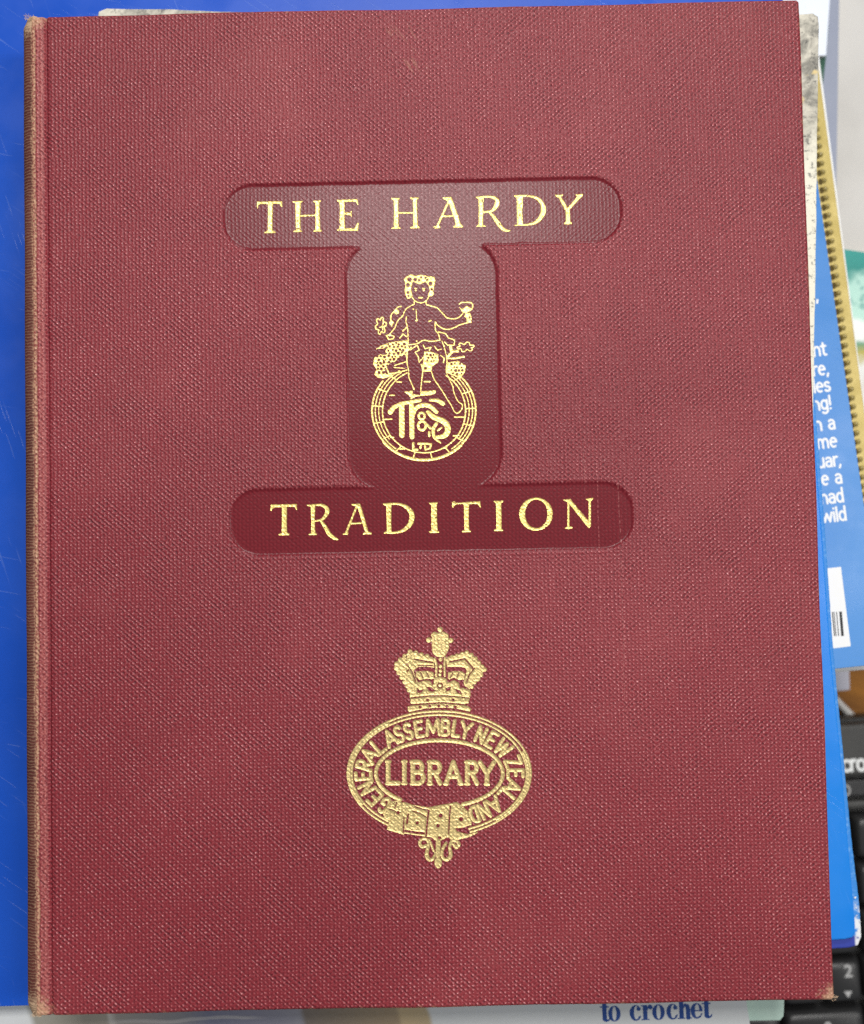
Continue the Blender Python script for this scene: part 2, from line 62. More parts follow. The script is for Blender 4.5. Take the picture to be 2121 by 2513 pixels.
OVAL=[(1,'s',0,[(-10.74,-90.26,0.319),(-11.95,-89.64,0.319),(-13.1,-88.99,0.319),(-14.2,-88.28,0.319),(-15.23,-87.54,0.319),(-16.2,-86.75,0.319),(-17.09,-85.93,0.319),(-17.92,-85.08,0.319),(-18.67,-84.19,0.319),(-19.33,-83.28,0.319),(-19.92,-82.34,0.319),(-20.43,-81.38,0.319),(-20.85,-80.41,0.319),(-21.18,-79.42,0.319),(-21.43,-78.41,0.319),(-21.59,-77.41,0.319),(-21.66,-76.39,0.319),(-21.64,-75.38,0.319),(-21.53,-74.37,0.319),(-21.33,-73.37,0.319),(-21.04,-72.38,0.319),(-20.67,-71.4,0.319),(-20.21,-70.44,0.319),(-19.66,-69.5,0.319),(-19.04,-68.58,0.319),(-18.33,-67.7,0.319),(-17.54,-66.84,0.319),(-16.68,-66.02,0.319),(-15.75,-65.23,0.319),(-14.75,-64.48,0.319),(-13.68,-63.77,0.319),(-12.56,-63.11,0.319),(-11.37,-62.5,0.319),(-10.13,-61.93,0.319),(-8.84,-61.42,0.319),(-7.51,-60.96,0.319),(-6.14,-60.55,0.319),(-4.73,-60.2,0.319),(-3.29,-59.9,0.319),(-1.83,-59.67,0.319),(-0.35,-59.49,0.319),(1.15,-59.38,0.319),(2.65,-59.32,0.319),(4.16,-59.32,0.319),(5.67,-59.39,0.319),(7.17,-59.51,0.319),(8.65,-59.69,0.319),(10.12,-59.94,0.319),(11.57,-60.24,0.319),(12.99,-60.6,0.319),(14.38,-61.01,0.319),(15.73,-61.48,0.319),(17.03,-62.0,0.319),(18.29,-62.57,0.319),(19.5,-63.19,0.319),(20.65,-63.86,0.319),(21.74,-64.57,0.319),(22.77,-65.32,0.319),(23.73,-66.11,0.319),(24.62,-66.94,0.319),(25.44,-67.8,0.319),(26.17,-68.69,0.319),(26.83,-69.61,0.319),(27.41,-70.55,0.319),(27.91,-71.51,0.319),(28.32,-72.49,0.319),(28.64,-73.48,0.319),(28.87,-74.49,0.319),(29.02,-75.5,0.319),(29.07,-76.51,0.319),(29.04,-77.52,0.319),(28.92,-78.53,0.319),(28.71,-79.53,0.319),(28.41,-80.52,0.319),(28.03,-81.49,0.319),(27.56,-82.44,0.319),(27.0,-83.38,0.319),(26.37,-84.29,0.319),(25.65,-85.17,0.319),(24.86,-86.02,0.319),(23.99,-86.84,0.319),(23.05,-87.62,0.319),(22.05,-88.36,0.319),(20.98,-89.06,0.319),(19.85,-89.71,0.319),(18.66,-90.32,0.319),(17.43,-90.88,0.319),(16.14,-91.38,0.319),(14.81,-91.84,0.319),(13.44,-92.24,0.319),(12.04,-92.59,0.319)]),(1,'s',0,[(-10.1,-89.53,0.319),(-11.25,-88.95,0.319),(-12.36,-88.32,0.319),(-13.4,-87.66,0.319),(-14.39,-86.96,0.319),(-15.31,-86.21,0.319),(-16.17,-85.44,0.319),(-16.96,-84.63,0.319),(-17.67,-83.79,0.319),(-18.31,-82.93,0.319),(-18.88,-82.04,0.319),(-19.36,-81.14,0.319),(-19.76,-80.22,0.319),(-20.08,-79.28,0.319),(-20.32,-78.33,0.319),(-20.47,-77.38,0.319),(-20.53,-76.42,0.319),(-20.51,-75.47,0.319),(-20.41,-74.51,0.319),(-20.22,-73.57,0.319),(-19.95,-72.63,0.319),(-19.59,-71.71,0.319),(-19.15,-70.8,0.319),(-18.63,-69.91,0.319),(-18.03,-69.05,0.319),(-17.35,-68.21,0.319),(-16.6,-67.4,0.319),(-15.78,-66.62,0.319),(-14.89,-65.88,0.319),(-13.93,-65.17,0.319),(-12.91,-64.5,0.319),(-11.84,-63.88,0.319),(-10.7,-63.3,0.319),(-9.52,-62.76,0.319),(-8.29,-62.28,0.319),(-7.02,-61.84,0.319),(-5.7,-61.46,0.319),(-4.36,-61.13,0.319),(-2.99,-60.85,0.319),(-1.59,-60.63,0.319),(-0.17,-60.46,0.319),(1.26,-60.35,0.319),(2.69,-60.3,0.319),(4.14,-60.3,0.319),(5.58,-60.36,0.319),(7.01,-60.48,0.319),(8.43,-60.65,0.319),(9.84,-60.88,0.319),(11.22,-61.17,0.319),(12.58,-61.51,0.319),(13.9,-61.9,0.319),(15.19,-62.34,0.319),(16.44,-62.83,0.319),(17.64,-63.37,0.319),(18.79,-63.96,0.319),(19.9,-64.59,0.319),(20.94,-65.26,0.319),(21.92,-65.97,0.319),(22.84,-66.72,0.319),(23.69,-67.5,0.319),(24.47,-68.31,0.319),(25.18,-69.16,0.319),(25.81,-70.02,0.319),(26.36,-70.91,0.319),(26.83,-71.82,0.319),(27.22,-72.75,0.319),(27.53,-73.69,0.319),(27.76,-74.63,0.319),(27.9,-75.59,0.319),(27.95,-76.54,0.319),(27.92,-77.5,0.319),(27.8,-78.45,0.319),(27.6,-79.4,0.319),(27.32,-80.33,0.319),(26.95,-81.25,0.319),(26.5,-82.15,0.319),(25.97,-83.04,0.319),(25.36,-83.9,0.319),(24.68,-84.73,0.319),(23.92,-85.53,0.319),(23.1,-86.3,0.319),(22.2,-87.04,0.319),(21.24,-87.74,0.319),(20.22,-88.4,0.319),(19.14,-89.02,0.319),(18.01,-89.59,0.319),(16.82,-90.12,0.319),(15.59,-90.6,0.319),(14.32,-91.03,0.319),(13.01,-91.41,0.319),(11.67,-91.73,0.319)]),(1,'s',0,[(-17.92,-84.29,0.532),(-18.49,-83.56,0.532),(-19.01,-82.81,0.532),(-19.48,-82.05,0.532),(-19.88,-81.27,0.532),(-20.23,-80.48,0.532),(-20.53,-79.68,0.532),(-20.76,-78.87,0.532),(-20.93,-78.05,0.532),(-21.04,-77.23,0.532),(-21.09,-76.41,0.532),(-21.09,-75.59,0.532),(-21.02,-74.77,0.532),(-20.89,-73.95,0.532),(-20.7,-73.14,0.532),(-20.45,-72.34,0.532),(-20.14,-71.55,0.532),(-19.77,-70.77,0.532),(-19.34,-70.0,0.532),(-18.86,-69.25,0.532),(-18.32,-68.52,0.532),(-17.73,-67.8,0.532),(-17.09,-67.11,0.532),(-16.39,-66.44,0.532),(-15.65,-65.79,0.532),(-14.86,-65.17,0.532),(-14.02,-64.58,0.532),(-13.14,-64.01,0.532),(-12.22,-63.48,0.532),(-11.26,-62.98,0.532),(-10.26,-62.51,0.532)]),(1,'s',0,[(27.15,-71.2,0.461),(27.46,-71.85,0.461),(27.73,-72.5,0.461),(27.97,-73.16,0.461),(28.16,-73.83,0.461),(28.31,-74.5,0.461),(28.42,-75.18,0.461),(28.49,-75.85,0.461),(28.51,-76.53,0.461),(28.5,-77.2,0.461),(28.44,-77.88,0.461),(28.35,-78.55,0.461),(28.21,-79.22,0.461),(28.04,-79.88,0.461),(27.82,-80.54,0.461),(27.56,-81.19,0.461),(27.26,-81.83,0.461),(26.93,-82.47,0.461),(26.56,-83.09,0.461),(26.14,-83.7,0.461),(25.69,-84.3,0.461),(25.21,-84.89,0.461),(24.69,-85.46,0.461),(24.13,-86.02,0.461),(23.54,-86.56,0.461),(22.92,-87.09,0.461),(22.27,-87.6,0.461),(21.59,-88.09,0.461),(20.87,-88.56,0.461),(20.13,-89.0,0.461),(19.36,-89.43,0.461)]),(1,'s',0,[(-7.21,-83.46,0.5495),(-8.08,-83.06,0.5495),(-8.91,-82.63,0.5495),(-9.67,-82.18,0.5495),(-10.39,-81.7,0.5495),(-11.04,-81.2,0.5495),(-11.63,-80.68,0.5495),(-12.15,-80.14,0.5495),(-12.61,-79.58,0.5495),(-12.99,-79.02,0.5495),(-13.3,-78.44,0.5495),(-13.54,-77.85,0.5495),(-13.71,-77.26,0.5495),(-13.8,-76.66,0.5495),(-13.82,-76.06,0.5495),(-13.76,-75.47,0.5495),(-13.63,-74.88,0.5495),(-13.42,-74.29,0.5495),(-13.14,-73.72,0.5495),(-12.78,-73.15,0.5495),(-12.36,-72.6,0.5495),(-11.86,-72.07,0.5495),(-11.3,-71.56,0.5495),(-10.68,-71.06,0.5495),(-9.99,-70.59,0.5495),(-9.24,-70.15,0.5495),(-8.44,-69.73,0.5495),(-7.59,-69.35,0.5495),(-6.68,-68.99,0.5495),(-5.74,-68.66,0.5495),(-4.75,-68.37,0.5495),(-3.72,-68.11,0.5495),(-2.66,-67.89,0.5495),(-1.58,-67.71,0.5495),(-0.47,-67.56,0.5495),(0.65,-67.45,0.5495),(1.79,-67.38,0.5495),(2.94,-67.35,0.5495),(4.09,-67.36,0.5495),(5.24,-67.41,0.5495),(6.38,-67.5,0.5495),(7.52,-67.62,0.5495),(8.63,-67.78,0.5495),(9.73,-67.99,0.5495),(10.79,-68.22,0.5495),(11.83,-68.49,0.5495),(12.84,-68.8,0.5495),(13.8,-69.14,0.5495),(14.72,-69.51,0.5495),(15.6,-69.91,0.5495),(16.42,-70.34,0.5495),(17.19,-70.8,0.5495),(17.9,-71.28,0.5495),(18.55,-71.78,0.5495),(19.14,-72.3,0.5495),(19.66,-72.84,0.5495),(20.11,-73.4,0.5495),(20.49,-73.97,0.5495),(20.8,-74.55,0.5495),(21.04,-75.13,0.5495),(21.21,-75.73,0.5495),(21.29,-76.32,0.5495),(21.31,-76.92,0.5495),(21.25,-77.51,0.5495),(21.11,-78.11,0.5495),(20.9,-78.69,0.5495),(20.61,-79.26,0.5495),(20.26,-79.83,0.5495),(19.83,-80.37,0.5495),(19.34,-80.9,0.5495),(18.77,-81.42,0.5495),(18.15,-81.91,0.5495),(17.46,-82.38,0.5495),(16.71,-82.82,0.5495),(15.91,-83.23,0.5495),(15.06,-83.62,0.5495),(14.16,-83.98,0.5495),(13.21,-84.3,0.5495),(12.22,-84.59,0.5495),(11.2,-84.85,0.5495),(10.14,-85.07,0.5495)])]
BELT=[(1,'p',0,[(-10.73,-85.08),(-9.87,-83.78),(-7.7,-83.57),(-3.9,-84.88),(-1.25,-85.35),(0.82,-85.64),(1.74,-85.49),(3.41,-85.19),(6.42,-84.76),(8.42,-84.31),(10.38,-85.83),(11.52,-87.16),(12.3,-89.48),(12.44,-90.64),(9.93,-91.57),(7.77,-91.53),(8.25,-92.36),(11.22,-93.24),(13.89,-92.56),(14.05,-92.97),(11.53,-94.07),(8.19,-94.82),(6.54,-94.63),(5.72,-93.96),(4.04,-94.74),(2.54,-95.04),(1.07,-93.86),(-0.75,-93.66),(-6.22,-92.73),(-6.47,-93.06),(-11.18,-91.57),(-10.47,-89.03),(-11.62,-88.52),(-12.1,-87.36),(-11.58,-86.05)]),(1,'s',1,[(-0.3,-96.14,0.42),(-1.47,-96.44,0.462),(-2.09,-95.61,0.462),(-1.77,-94.63,0.42),(-0.6,-94.24,0.378),(0.38,-95.33,0.42),(-0.08,-97.45,0.504),(-0.2,-98.93,0.588),(0.45,-100.01,0.521),(1.45,-99.78,0.462),(1.89,-98.64,0.336),(1.35,-96.5,0.336),(0.56,-94.51,0.336)]),(1,'s',1,[(7.18,-95.87,0.42),(7.99,-96.79,0.504),(8.75,-95.98,0.462),(8.02,-95.07,0.42),(6.86,-95.04,0.42),(6.16,-96.59,0.42),(6.38,-98.24,0.504),(6.19,-99.46,0.5545),(5.09,-100.1,0.504),(4.11,-99.34,0.42),(4.15,-97.37,0.42),(5.19,-95.59,0.42)]),(1,'s',0,[(3.05,-94.56,0.672),(2.87,-98.99,0.672)]),(1,'p',0,[(3.95,-100.89),(3.93,-101.1),(3.9,-101.3),(3.86,-101.49),(3.79,-101.67),(3.72,-101.84),(3.62,-101.99),(3.52,-102.12),(3.4,-102.23),(3.28,-102.32),(3.15,-102.38),(3.02,-102.42),(2.89,-102.43),(2.75,-102.41),(2.62,-102.37),(2.5,-102.3),(2.38,-102.21),(2.27,-102.1),(2.17,-101.96),(2.08,-101.81),(2.01,-101.63),(1.96,-101.45),(1.92,-101.26),(1.89,-101.06),(1.89,-100.85),(1.9,-100.65),(1.93,-100.45),(1.98,-100.26),(2.04,-100.08),(2.12,-99.91),(2.21,-99.76),(2.32,-99.63),(2.43,-99.52),(2.55,-99.43),(2.68,-99.36),(2.82,-99.33),(2.95,-99.32),(3.09,-99.33),(3.22,-99.37),(3.34,-99.44),(3.46,-99.54),(3.57,-99.65),(3.67,-99.79),(3.75,-99.94),(3.83,-100.11),(3.88,-100.3),(3.92,-100.49),(3.94,-100.69)]),(-1,'s',0,[(0.59,-86.62,0.2185),(0.17,-89.24,0.2185),(-0.28,-93.51,0.2185)]),(-1,'s',0,[(6.65,-85.42,0.168),(6.25,-88.71,0.168),(5.99,-92.97,0.168)]),(-1,'s',0,[(-6.04,-92.0,0.2855),(-3.39,-92.46,0.2855),(-0.9,-92.76,0.2855)]),(-1,'s',0,[(8.09,-91.78,0.2015),(10.26,-91.58,0.2015),(12.27,-90.96,0.2015)]),(-1,'s',0,[(3.85,-88.0,0.5715),(3.86,-88.0,0.5715)]),(-1,'s',0,[(3.05,-90.78,0.504),(3.05,-90.78,0.504)]),(-1,'s',0,[(9.48,-89.1,0.5715),(9.49,-89.1,0.5715)]),(-1,'s',0,[(-2.67,-89.85,0.437),(-2.66,-89.85,0.437)]),(-1,'s',0,[(-7.94,-86.95,0.4705),(-7.93,-86.95,0.4705)]),(-1,'s',0,[(-5.12,-87.49,0.2185),(-5.5,-89.95,0.2185)]),(-1,'s',0,[(-3.94,-86.53,0.151),(-1.62,-87.4,0.151),(0.02,-88.42,0.151)]),(-1,'s',0,[(-3.25,-85.39,0.151),(-1.26,-86.09,0.151),(0.31,-86.45,0.151)]),(-1,'s',0,[(-10.41,-85.91,0.151),(-8.92,-86.43,0.151),(-7.61,-87.45,0.151)]),(-1,'s',0,[(-8.21,-84.14,0.1345),(-8.74,-85.61,0.1345)]),(-1,'s',0,[(-6.3,-88.13,0.1345),(-6.54,-92.4,0.1345)]),(-1,'s',0,[(3.39,-94.07,0.437),(3.4,-94.07,0.437)]),(-1,'s',0,[(1.71,-95.27,0.437),(1.71,-95.27,0.437)]),(-1,'s',0,[(4.36,-95.24,0.4705),(4.37,-95.24,0.4705)]),(-1,'s',0,[(1.31,-98.3,0.538),(1.32,-98.3,0.538)]),(-1,'s',0,[(5.14,-98.05,0.5715),(5.14,-98.05,0.5715)])]
RINGL=[[(1,'s',0,[(-13.08,-85.84,0.514),(-13.04,-86.26,0.514),(-12.86,-86.56,0.514),(-12.57,-86.69,0.514),(-12.19,-86.66,0.514),(-11.75,-86.45,0.514),(-11.3,-86.1,0.514),(-10.89,-85.63,0.514),(-10.55,-85.1,0.514),(-10.31,-84.54,0.514),(-10.2,-84.02,0.514),(-10.23,-83.59,0.514),(-10.4,-83.28,0.514),(-10.68,-83.13,0.514),(-11.06,-83.16,0.514),(-11.71,-83.37,0.514),(-12.29,-84.22,0.514),(-11.69,-84.63,0.514)])],[(1,'s',0,[(-16.42,-83.53,0.514),(-15.14,-84.86,0.514),(-12.15,-82.03,0.514),(-13.46,-80.67,0.514)]),(1,'s',0,[(-13.71,-83.5,0.514),(-14.75,-82.42,0.514)])],[(1,'s',0,[(-14.05,-80.0,0.514),(-17.75,-81.82,0.514),(-14.97,-78.16,0.514),(-18.68,-79.99,0.514)])],[(1,'s',0,[(-19.45,-75.92,0.514),(-19.33,-77.7,0.514),(-15.19,-77.45,0.514),(-15.31,-75.62,0.514)]),(1,'s',0,[(-17.35,-77.58,0.514),(-17.44,-76.13,0.514)])],[(1,'s',0,[(-15.25,-75.27,0.514),(-19.21,-74.05,0.514),(-18.91,-73.06,0.514),(-18.91,-73.06,0.514),(-18.74,-72.79,0.514),(-18.45,-72.61,0.514),(-18.07,-72.54,0.514),(-17.67,-72.6,0.514),(-17.31,-72.77,0.514),(-17.04,-73.04,0.514),(-16.91,-73.35,0.514),(-16.92,-73.67,0.514),(-17.23,-74.66,0.514)]),(1,'s',0,[(-16.96,-73.78,0.514),(-14.69,-73.47,0.514)])],[(1,'s',0,[(-14.67,-73.4,0.514),(-17.2,-69.83,0.514),(-12.98,-71.08,0.514)]),(1,'s',0,[(-15.41,-72.16,0.514),(-14.4,-70.77,0.514)])],[(1,'s',0,[(-15.04,-67.51,0.514),(-12.43,-70.72,0.514),(-10.94,-69.52,0.514)])],[(1,'s',0,[(-10.01,-68.97,0.514),(-10.62,-64.66,0.514),(-7.49,-67.71,0.514)]),(1,'s',0,[(-10.1,-67.54,0.514),(-8.6,-66.78,0.514)])],[(1,'s',0,[(-7.08,-63.78,0.514),(-7.4,-63.55,0.514),(-7.74,-63.49,0.514),(-8.04,-63.6,0.514),(-8.25,-63.86,0.514),(-8.35,-64.23,0.514),(-8.3,-64.65,0.514),(-8.12,-65.04,0.514),(-7.84,-65.33,0.514),(-7.51,-65.48,0.514),(-7.18,-65.46,0.514),(-7.18,-65.46,0.514),(-6.84,-65.43,0.514),(-6.49,-65.57,0.514),(-6.2,-65.86,0.514),(-6.02,-66.25,0.514),(-5.98,-66.67,0.514),(-6.08,-67.04,0.514),(-6.31,-67.31,0.514),(-6.63,-67.43,0.514),(-6.98,-67.37,0.514),(-7.31,-67.15,0.514)])],[(1,'s',0,[(-4.31,-63.02,0.514),(-4.6,-62.76,0.514),(-4.94,-62.67,0.514),(-5.26,-62.75,0.514),(-5.52,-63.0,0.514),(-5.65,-63.36,0.514),(-5.65,-63.78,0.514),(-5.51,-64.19,0.514),(-5.25,-64.5,0.514),(-4.93,-64.68,0.514),(-4.59,-64.69,0.514),(-4.59,-64.69,0.514),(-4.24,-64.69,0.514),(-3.9,-64.86,0.514),(-3.63,-65.18,0.514),(-3.49,-65.58,0.514),(-3.49,-66.0,0.514),(-3.64,-66.37,0.514),(-3.91,-66.62,0.514),(-4.25,-66.7,0.514),(-4.6,-66.61,0.514),(-4.91,-66.36,0.514)])],[(1,'s',0,[(-0.99,-61.93,0.514),(-2.83,-62.2,0.514),(-2.2,-66.28,0.514),(-0.32,-66.0,0.514)]),(1,'s',0,[(-2.53,-64.16,0.514),(-1.03,-63.94,0.514)])],[(1,'s',0,[(0.6,-65.88,0.514),(0.81,-61.75,0.514),(2.3,-65.01,0.514),(3.57,-61.66,0.514),(4.05,-65.78,0.514)])],[(1,'s',0,[(4.66,-65.83,0.514),(4.96,-61.71,0.514),(5.92,-61.78,0.514),(5.92,-61.78,0.514),(6.2,-61.88,0.514),(6.44,-62.11,0.514),(6.58,-62.44,0.514),(6.61,-62.83,0.514),(6.52,-63.2,0.514),(6.33,-63.51,0.514),(6.07,-63.7,0.514),(5.77,-63.76,0.514),(4.82,-63.69,0.514),(5.89,-63.77,0.514),(5.89,-63.77,0.514),(6.21,-63.87,0.514),(6.48,-64.12,0.514),(6.64,-64.48,0.514),(6.67,-64.9,0.514),(6.58,-65.3,0.514),(6.36,-65.64,0.514),(6.07,-65.85,0.514),(5.73,-65.9,0.514),(4.66,-65.83,0.514)])],[(1,'s',0,[(8.3,-62.02,0.514),(7.62,-66.09,0.514),(9.27,-66.36,0.514)])],[(1,'s',0,[(10.44,-62.35,0.514),(11.3,-64.78,0.514),(13.23,-63.05,0.514)]),(1,'s',0,[(11.3,-64.78,0.514),(10.81,-66.7,0.514)])],[(1,'s',0,[(13.77,-67.56,0.514),(15.42,-63.77,0.514),(15.56,-68.32,0.514),(17.21,-64.54,0.514)])],[(1,'s',0,[(20.29,-66.23,0.514),(18.76,-65.3,0.514),(16.56,-68.8,0.514),(18.13,-69.76,0.514)]),(1,'s',0,[(17.7,-66.98,0.514),(18.95,-67.74,0.514)])],[(1,'s',0,[(21.77,-67.17,0.514),(19.45,-70.7,0.514),(22.72,-68.69,0.514),(20.7,-71.93,0.514),(24.25,-69.63,0.514)])],[(1,'s',0,[(25.82,-72.05,0.514),(26.56,-73.99,0.514),(21.94,-73.52,0.514),(22.68,-75.45,0.514)])],[(1,'s',0,[(26.88,-77.74,0.514),(26.91,-76.01,0.514),(22.77,-75.95,0.514),(22.73,-77.71,0.514)]),(1,'s',0,[(24.92,-75.98,0.514),(24.9,-77.38,0.514)])],[(1,'s',0,[(22.72,-78.08,0.514),(25.83,-81.15,0.514),(21.46,-80.72,0.514)]),(1,'s',0,[(23.67,-79.16,0.514),(22.91,-80.75,0.514)])],[(1,'s',0,[(24.18,-83.68,0.514),(21.13,-80.91,0.514),(19.92,-82.22,0.514)])],[(1,'s',0,[(19.04,-82.92,0.514),(20.08,-87.11,0.514),(16.67,-84.42,0.514)]),(1,'s',0,[(19.27,-84.32,0.514),(17.86,-85.22,0.514)])],[(1,'s',0,[(16.04,-84.65,0.514),(17.68,-88.41,0.514),(14.26,-85.42,0.514),(15.9,-89.17,0.514)])],[(1,'s',0,[(13.45,-85.67,0.514),(14.63,-89.59,0.514),(13.97,-89.79,0.514),(13.97,-89.79,0.514),(13.66,-89.81,0.514),(13.33,-89.69,0.514),(13.01,-89.45,0.514),(12.71,-89.09,0.514),(12.46,-88.65,0.514),(12.27,-88.16,0.514),(12.15,-87.64,0.514),(12.12,-87.13,0.514),(12.17,-86.67,0.514),(12.31,-86.29,0.514),(12.52,-86.02,0.514),(12.78,-85.87,0.514),(13.45,-85.67,0.514)])]]
LIB=[[(1,'s',0,[(-10.4,-72.97,0.656),(-10.51,-78.82,0.656),(-7.61,-78.88,0.656)]),(1,'s',0,[(-10.89,-72.89,0.4255),(-9.9,-72.91,0.4255)]),(1,'s',0,[(-11.0,-78.95,0.4255),(-10.02,-78.97,0.4255)])],[(1,'s',0,[(-6.0,-78.91,0.656),(-5.89,-73.06,0.656)]),(1,'s',0,[(-6.38,-72.98,0.4255),(-5.39,-73.0,0.4255)]),(1,'s',0,[(-6.5,-79.04,0.4255),(-5.51,-79.06,0.4255)])],[(1,'s',0,[(-3.67,-79.02,0.656),(-3.56,-73.17,0.656),(-2.11,-73.2,0.656),(-2.11,-73.2,0.656),(-1.67,-73.32,0.656),(-1.3,-73.63,0.656),(-1.06,-74.09,0.656),(-0.98,-74.63,0.656),(-1.08,-75.17,0.656),(-1.34,-75.62,0.656),(-1.72,-75.91,0.656),(-2.17,-76.01,0.656),(-3.61,-75.98,0.656),(-1.98,-76.02,0.656),(-1.98,-76.02,0.656),(-1.49,-76.14,0.656),(-1.07,-76.48,0.656),(-0.8,-76.98,0.656),(-0.71,-77.56,0.656),(-0.82,-78.14,0.656),(-1.12,-78.63,0.656),(-1.54,-78.95,0.656),(-2.05,-79.06,0.656),(-3.67,-79.02,0.656)]),(1,'s',0,[(-4.05,-73.1,0.4255),(-3.06,-73.11,0.4255)]),(1,'s',0,[(-4.17,-79.15,0.4255),(-3.18,-79.17,0.4255)])],[(1,'s',0,[(1.08,-79.15,0.656),(1.2,-73.3,0.656),(2.74,-73.34,0.656),(2.74,-73.34,0.656),(3.19,-73.46,0.656),(3.57,-73.78,0.656),(3.82,-74.26,0.656),(3.9,-74.82,0.656),(3.8,-75.38,0.656),(3.53,-75.85,0.656),(3.13,-76.16,0.656),(2.68,-76.26,0.656),(1.14,-76.23,0.656)]),(1,'s',0,[(2.5,-76.26,0.656),(3.88,-79.21,0.656)]),(1,'s',0,[(0.71,-73.23,0.4255),(1.7,-73.24,0.4255)]),(1,'s',0,[(0.59,-79.28,0.4255),(1.57,-79.3,0.4255)])],[(1,'s',0,[(5.52,-79.24,0.656),(7.68,-73.43,0.656),(9.59,-79.32,0.656)]),(1,'s',0,[(6.37,-77.39,0.656),(8.82,-77.44,0.656)]),(1,'s',0,[(5.02,-79.37,0.4255),(6.01,-79.39,0.4255)]),(1,'s',0,[(9.1,-79.45,0.4255),(10.08,-79.47,0.4255)])],[(1,'s',0,[(11.39,-79.39,0.656),(11.52,-73.54,0.656),(12.99,-73.57,0.656),(12.99,-73.57,0.656),(13.43,-73.69,0.656),(13.79,-74.02,0.656),(14.03,-74.5,0.656),(14.1,-75.06,0.656),(14.0,-75.62,0.656),(13.74,-76.09,0.656),(13.37,-76.4,0.656),(12.93,-76.5,0.656),(11.46,-76.47,0.656)]),(1,'s',0,[(12.76,-76.5,0.656),(14.07,-79.45,0.656)]),(1,'s',0,[(11.03,-73.47,0.4255),(12.01,-73.48,0.4255)]),(1,'s',0,[(10.9,-79.52,0.4255),(11.88,-79.54,0.4255)])],[(1,'s',0,[(15.06,-73.68,0.656),(16.92,-76.77,0.656),(18.92,-73.76,0.656)]),(1,'s',0,[(16.92,-76.77,0.656),(16.86,-79.57,0.656)]),(1,'s',0,[(16.36,-79.7,0.4255),(17.34,-79.72,0.4255)])]]
